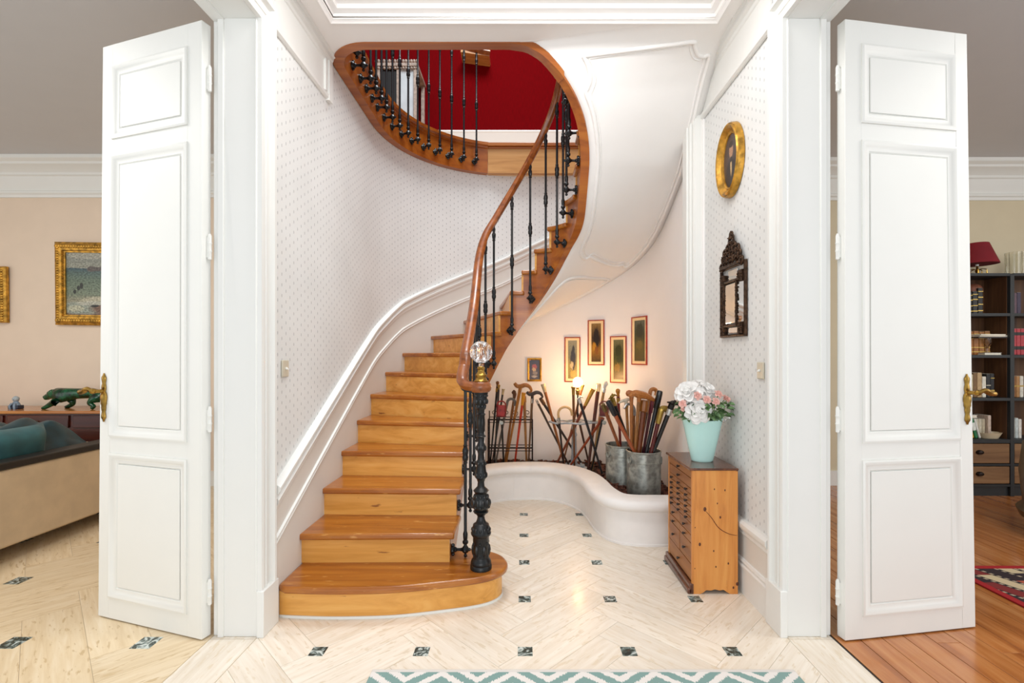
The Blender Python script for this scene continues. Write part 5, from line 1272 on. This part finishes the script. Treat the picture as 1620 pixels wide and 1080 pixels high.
# ------------------------------------------------------------ right room: bookcase
bk = thing('bookcase', 'black framed brown bookcase with drawers beside the right door', 'bookcase', (4.31, 4.42, 0))
bf = flat('charcoal_frame', '24282b', .5); bw = grain('brown_panel', '3a2414', '543620', '6b4a2c', .5, 2, 1, .1); dw = grain('drawer_wood', '6b4a2e', '86623f', '9a7650', .5, 0, 1, .1)
cols = [3.735, 4.31, 4.885, 5.46]; ya, yb = 4.25, 4.50
for x in cols: G().box(x-.018, x+.018, ya, yb, 0, 1.955).build('upright', bf, bk, world=True, bevel=.002)
levels = [(1.938, 1.962, .0), (1.585, 1.61, 0), (1.218, 1.243, 0), (.84, .865, 0), (.468, .50, 0), (.085, .105, 0), (.268, .285, 0)]
for i in range(3):
    for (za, zb_, _) in levels: G().box(cols[i]+.018, cols[i+1]-.018, ya+.002, yb-.012, za, zb_).build('shelf', bf, bk, world=True)
    G().box(cols[i]+.018, cols[i+1]-.018, yb-.012, yb, .1, 1.94).build('back_panel', bw, bk, world=True)
    G().box(cols[i]+.0181, cols[i]+.024, ya+.02, yb-.012, .5, 1.938).build('side_lining', bw, bk, world=True)
    G().box(cols[i+1]-.024, cols[i+1]-.0181, ya+.03, yb-.012, .5, 1.938).build('side_lining', bw, bk, world=True)
    G().box(cols[i]+.018, cols[i+1]-.018, ya+.02, ya+.04, .0, .085).build('plinth', bf, bk, world=True)
    for za, zb_ in ((.288, .464), (.108, .264)):
        d = G().box(cols[i]+.022, cols[i+1]-.022, ya+.003, ya+.02, za+.003, zb_-.003).build('drawer', dw, bk, world=True, bevel=.003)
        xm = (cols[i]+cols[i+1])/2; zc = (za+zb_)/2+.012; g = G(); pr = [(.034, 0), (.032, .010), (.024, .02), (.001, .024)]
        g.lathe(pr, (xm, ya+.003, zc), 12, Matrix.Rotation(PI/2, 4, 'X') @ Matrix.Diagonal((1, .6, 1, 1))); g.build('cup_handle', flat('dark_bronze_pull', '2a211d', .35, .7), d, world=True)
def book(label, x, z, w, h, d, colr, shelf, band=None, lean=0, lay=False, yf=None, group=None):
    yf = yf or ya+.06
    t = thing('book', label, 'book', (x, yf, z), 0, group, rot=(0, R_(lean), 0))
    m = col(colr, .45)
    if lay:
        G().box(0, w, 0, d, 0, .003).build('cover', m, t); G().box(0, w, 0, d, h-.003, h).build('cover', m, t); G().box(.004, w-.004, .004, d-.004, .003, h-.003).build('pages', flat('paper', 'e6dfcd', .8), t)
    else:
        G().box(0, w, 0, d, 0, h).build('cover', m, t, bevel=min(.004, w*.2)); G().box(.003, w-.003, .004, d+.0005, h-.0015, h+.0005).build('pages', flat('paper', 'e6dfcd', .8), t)
        if band:
            for (b0, b1, bcol) in band: G().box(-.0006, w+.0006, -.0008, .01, h*b0, h*b1).build('spine_band', col(*bcol) if isinstance(bcol, tuple) else col(bcol, .4), t)
gb_ = ('b89a50', .35, .6)
S = [1.61, 1.243, .865, .50]
gA = 'books on the top shelf of the bookcase'; x = 3.905
for k, lab in enumerate(('leftmost black book with gilt spine on the top shelf', 'middle black gilt book under the brown shell', 'black gilt book nearest the shelf middle on the top shelf')):
    book(lab, 3.972+k*.047, S[0], .042, .20-.01*(k == 0)+.03*(k == 2), .15, '171413', 0, [(.1, .14, gb_), (.35, .38, gb_), (.62, .66, gb_), (.85, .88, gb_)], group=gA)
sh_ = thing('clay_shell', 'brown terracotta domed cap resting on the black books', 'ornament', (4.09, 4.38, S[0]+.201)); tc_ = flat('terracotta', '7a4630', .6, var=.15, scale=20)
g = G(); g.lathe([(.001, .075), (.03, .072), (.055, .055), (.068, .03), (.07, .005), (.066, 0), (.06, .02), (.045, .045), (.001, .06)], n=18, sy=.8); g.build('dome', tc_, sh_, smooth=60)
G().tube([(-.06, -.02, .02), (-.068, -.03, -.02), (-.062, -.04, -.06), (-.05, -.04, -.085)], [.012, .014, .010, .004], 8).build('drip', tc_, sh_)
for k in range(5): book('brown leather book in the row behind the glass goblet, number %s from left' % ('one', 'two', 'three', 'four', 'five')[k], 3.955+k*.050, S[1], .046, .215-.006*(k % 2), .14, ('7a3a16', '9a5f24', '9a5f24', '96601f', '8d5a22')[k], 1, [(.12, .15, gb_), (.3, .33, gb_), (.7, .73, gb_), (.86, .89, gb_)], yf=ya+.09, group='brown leather books on the second shelf')
pn = thing('paper_stack', 'stack of white papers balanced on the glass goblet', 'papers', (4.16, 4.33, S[1]+.15)); 
for k in range(3): o = G().box(-.13, .13, -.06, .06, k*.012, k*.012+.010).build('sheet', flat('paper', 'e6dfcd', .8) if k else col('3a3432', .5), pn); o.rotation_euler = (0, 0, .06*k)
gl = thing('glass_goblet', 'clear glass goblet holding up the papers on the second shelf', 'goblet', (4.165, 4.33, S[1]+.02)); G().lathe([(.035, 0), (.035, .003), (.008, .01), (.006, .04), (.02, .06), (.032, .09), (.034, .128), (.031, .128), (.028, .09), (.004, .06)], n=18).build('cup', glass, gl)
book('white flat book under the glass goblet', 4.09, S[1], .15, .019, .11, 'e8e4da', 1, lay=True, yf=4.275)
gC = 'books on the third shelf of the bookcase'
for (x, w, h, c, lab, bd) in ((3.985, .035, .205, 'cfc3a0', 'slim cream book at the left of the third shelf', None), (4.022, .035, .218, '7a5a34', 'brown book between the cream and tan ones', None), (4.059, .04, .22, 'b99b70', 'tan book on the third shelf', None), (4.103, .034, .185, 'ddd8c8', 'short white book on the third shelf', None),
                         (4.142, .034, .208, '1c1d20', 'black book with white band on the third shelf', [(.5, .53, ('d8d0b8', .4, 0)), (.22, .30, gb_)]), (4.178, .032, .21, '15161a', 'black gilt book at the right end of the third shelf row', [(.8, .83, gb_), (.2, .32, gb_)])):
    book(lab, x, S[2], w, h, .15, c, 2, bd, group=gC)
gD = 'books on the lowest shelf of the bookcase'
book('yellow book leaning at the left of the lowest shelf', 4.01, S[3], .022, .15, .13, 'd0a03a', 3, lean=-14, group=gD); book('green book leaning on the lowest shelf', 4.04, S[3], .026, .175, .13, '1f7a48', 3, [(.4, .8, ('e0e4dc', .5, 0))], lean=-14, group=gD)
book('white book leaning beside the green one', 4.075, S[3], .018, .175, .13, 'e4e2da', 3, lean=-15, group=gD)
for k in range(4): book('pale book of the upright row behind the dish, place %s' % ('one', 'two', 'three', 'four')[k], 4.06+k*.03, S[3], .027, .165, .12, ('b9c4c4', 'd5ccb4', 'cfc6b0', 'c0b49a')[k], 3, yf=ya+.11, group=gD)
book('large pinkish book closing the pale row', 4.183, S[3], .028, .20, .14, 'cdb8a8', 3, yf=ya+.09, group=gD)
book('white book lying on top of the leaning books', 3.93, S[3]+.182, .13, .026, .12, 'dcdad2', 3, lay=True, yf=ya+.06)
dh = thing('dish', 'shallow cream dish on the lowest shelf of the bookcase', 'dish', (4.185, ya+.09, S[3])); g = G(); g.lathe([(.001, 0), (.07, 0), (.095, .045), (.098, .05), (.093, .05), (.068, .006), (.001, .006)], n=24, sx=1.1, sy=.75); g.build('body', flat('cream_dish', 'd8c6a6', .4), dh, smooth=50)
gE = 'books in the right bay of the bookcase'
book('yellow spined book in the right bay top shelf', 4.338, S[0], .036, .185, .15, 'd0a83a', 4, group=gE); book('purple grey book beside the yellow one', 4.378, S[0], .034, .185, .15, '5d4450', 4, group=gE); book('dark violet book right of the purple grey one', 4.414, S[0], .036, .19, .15, '3c3048', 4, group=gE)
for k in range(4): book('red book with black labels, %s of the matching set' % ('first', 'second', 'third', 'fourth')[k], 4.338+k*.036, S[1], .033, .235, .15, 'b23a44', 4, [(.2, .33, '1c1618'), (.74, .86, '1c1618')], group=gE)
for k, (c, lab) in enumerate((('4a1a18', 'dark red book in the right bay third shelf'), ('8a5a30', 'brown gilt book in the right bay third shelf'), ('a87a48', 'light brown book in the right bay third shelf'), ('d8d2c4', 'white book in the right bay third shelf'))): book(lab, 4.338+k*.034, S[2], .031, .19, .15, c, 4, [(.5, .56, gb_)], group=gE)
for k in range(4): book('pale paperback in the right bay lowest shelf, %s from the left' % ('first', 'second', 'third', 'fourth')[k], 4.338+k*.03, S[3], .026, .18-.01*(k % 2), .14, ('e0ddd4', 'd4d0c6', 'c6d0d0', 'e4e0d8')[k], 4, group=gE)
# lamp and glass vase on top
lp = thing('table_lamp', 'table lamp with dark red shade and brass stem on the bookcase', 'lamp', (4.15, 4.41, 1.962))
sh2 = flat('red_shade', '7d0c1c', .8, var=.08); g = G(); g.lathe([(.150, .105), (.153, .105), (.082, .295), (.078, .295)], n=32); o = g.build('shade', sh2, lp, smooth=40)
g = G(); g.lathe([(.04, 0), (.042, .006), (.02, .014), (.010, .03), (.017, .045), (.008, .06), (.008, .13)], n=14)
for k in range(5):
    a = k*2*PI/5+.3; g.tube(catmull([(0, 0, .05), (.03*math.cos(a), .03*math.sin(a), .062), (.065*math.cos(a), .065*math.sin(a), .054)], 4), .004, 6); g.tube([(.065*math.cos(a), .065*math.sin(a), .05), (.065*math.cos(a), .065*math.sin(a), .02)], [.002, .006], 6)
g.build('stem', brass, lp); G().tube([(0, 0, .09), (0, 0, .17)], .012, 8).build('candle_sleeve', white, lp)
gv = thing('glass_vase', 'ribbed clear glass vase standing on the bookcase', 'vase', (4.485, 4.40, 1.962)); G().lathe([(.001, 0), (.06, 0), (.066, .01), (.068, .21), (.064, .21), (.060, .012), (.001, .01)], n=60, flute=15, fa=.03).build('body', glassy('smoky_glass', 'f4f4ee', .05), gv, smooth=25)
# leather armchair
ac = thing('armchair', 'brown leather armchair at the right edge of the photo', 'armchair', (3.86, 3.15, 0)); bl2 = flat('brown_leather', '5c4a36', .4, var=.1, scale=14, bump=.1)
def tub(r0, r1, z0, z1, a0, a1, name):
    g = G(); fr = []
    for i in range(25):
        a = R_(lerp(a0, a1, i/24)); fr.append((Vector((3.86, 3.15, 0)), Vector((math.cos(a), math.sin(a), 0)), Vector((0, 0, 1))))
    prf = [(r0, z0), (r1, z0), (r1+.02, lerp(z0, z1, .5)), (r1, z1-.03), (r1-.04, z1), (r0+.04, z1), (r0, z1-.03)]
    g.sweep(fr, prf); g.build(name, bl2, ac, world=True, smooth=50)
tub(.30, .42, .20, .66, 60, 300, 'back'); tub(.30, .435, .12, .22, 60, 300, 'base_roll')
G().lathe([(.001, .13), (.30, .13), (.33, .2), (.33, .38), (.29, .42), (.001, .43)], (3.86, 3.15, 0), 32).build('seat', bl2, ac, world=True, smooth=50)
for a in (140, 220, 320, 40): G().tube([(3.86+.33*math.cos(R_(a)), 3.15+.33*math.sin(R_(a)), .13), (3.86+.34*math.cos(R_(a)), 3.15+.34*math.sin(R_(a)), 0)], [.022, .014], 8).build('leg', dk, ac, world=True)
# kilim
km, N, L, b = new_mat('kilim'); tc = N.new('ShaderNodeTexCoord'); sep = N.new('ShaderNodeSeparateXYZ'); L.new(tc.outputs['Object'], sep.inputs[0])
M2 = lambda op, a, c=None: mm(op, a, c, N, L)
row = M2('FLOOR', M2('DIVIDE', M2('ADD', sep.outputs[0], M2('MULTIPLY', sep.outputs[1], .45)), .115)); cl = M2('FLOOR', M2('DIVIDE', M2('ADD', sep.outputs[1], M2('MULTIPLY', row, .07)), .16))
wn = N.new('ShaderNodeTexWhiteNoise'); cmb = N.new('ShaderNodeCombineXYZ'); L.new(row, cmb.inputs[0]); L.new(cl, cmb.inputs[1]); L.new(cmb.outputs[0], wn.inputs[0])
rr = ramp(N, [(0, rgb('2a1b22')), (.36, rgb('a8543f')), (.55, rgb('2a1b22')), (.66, rgb('c9b896')), (.8, rgb('7a2424'))]); rr.color_ramp.interpolation = 'CONSTANT'; L.new(wn.outputs[0], rr.inputs[0])
fx = M2('ABSOLUTE', M2('SUBTRACT', M2('FRACT', M2('DIVIDE', M2('ADD', sep.outputs[0], M2('MULTIPLY', sep.outputs[1], .45)), .115)), .5)); dots = M2('MULTIPLY', M2('GREATER_THAN', fx, .43), M2('GREATER_THAN', M2('FRACT', M2('DIVIDE', sep.outputs[1], .03)), .5))
mx = N.new('ShaderNodeMix'); mx.data_type = 'RGBA'; L.new(M2('GREATER_THAN', fx, .36), mx.inputs[0]); L.new(rr.outputs[0], mx.inputs[6]); mx.inputs[7].default_value = rgb('221820')
mxx = N.new('ShaderNodeMix'); mxx.data_type = 'RGBA'; L.new(dots, mxx.inputs[0]); L.new(mx.outputs[2], mxx.inputs[6]); mxx.inputs[7].default_value = rgb('b8a890')
inn = M2('MULTIPLY', M2('LESS_THAN', M2('ABSOLUTE', sep.outputs[0]), .76), M2('LESS_THAN', M2('ABSOLUTE', sep.outputs[1]), .93))
m3 = N.new('ShaderNodeMix'); m3.data_type = 'RGBA'; L.new(inn, m3.inputs[0]); m3.inputs[6].default_value = rgb('a0141c'); L.new(mxx.outputs[2], m3.inputs[7]); L.new(m3.outputs[2], b.inputs['Base Color']); b.inputs['Roughness'].default_value = .95
o = G().box(-.8, .8, -.97, .97, 0, .008).build('rug', km, bevel=.002); o.location = (3.27, 1.87, .001); tag(o, 'red bordered dark kilim on the wooden floor of the right room', 'rug')

# ------------------------------------------------------------ upstairs pieces
db_ = thing('display_cabinet', 'pale carved display cabinet with glass seen through the gallery balusters', 'cabinet', (-1.42, 5.6, FL2))
cw = flat('pale_carved_wood', 'a8988c', .6, var=.15, scale=30); X0, X1, Y0, Y1, Z1 = -1.62, -1.20, 5.45, 5.85, 4.48
for x in (X0, X1):
    for y in (Y0, Y1): G().box(x-.02, x+.02, y-.02, y+.02, FL2, Z1).build('post', cw, db_, world=True, bevel=.004)
g = G(); g.box(X0-.03, X1+.03, Y0-.03, Y1+.03, Z1, Z1+.04); g.box(X0-.02, X1+.02, Y0-.02, Y1+.02, FL2+.05, FL2+.4); g.build('carcass', cw, db_, world=True, bevel=.005)
g = G()
for k in range(16):
    x = lerp(X0-.02, X1+.02, k/15); g.ball((x, Y0-.025, Z1+.055), .016, 6, sz=1.4); g.ball((x, Y0-.02, Z1-.02), .016, 6)
g.build('carved_cresting', cw, db_, world=True, smooth=60)
G().box(X0+.21, X0+.235, Y0-.02, Y0+.02, FL2+.4, Z1).build('mullion', cw, db_, world=True)
for xa, xb, mt in ((X0+.02, X0+.21, flat('dark_pane', '14100f', .1)), (X0+.235, X1-.02, flat('silvery_pane', 'c5cdd2', .25, .1))): G().box(xa, xb, Y0, Y0+.006, FL2+.4, Z1).build('pane', mt, db_, world=True, smooth=False)
sg = at(752, 88, 5.75); o = G().box(-.17, .17, -.10, .12, -.02, .02).build('wall_shelf', pale_oak, bevel=.004); o.location = (sg.x, 5.79, sg.z); o.rotation_euler = (0, R_(8), 0)
tag(o, 'small light wooden shelf high on the red upstairs wall', 'shelf')
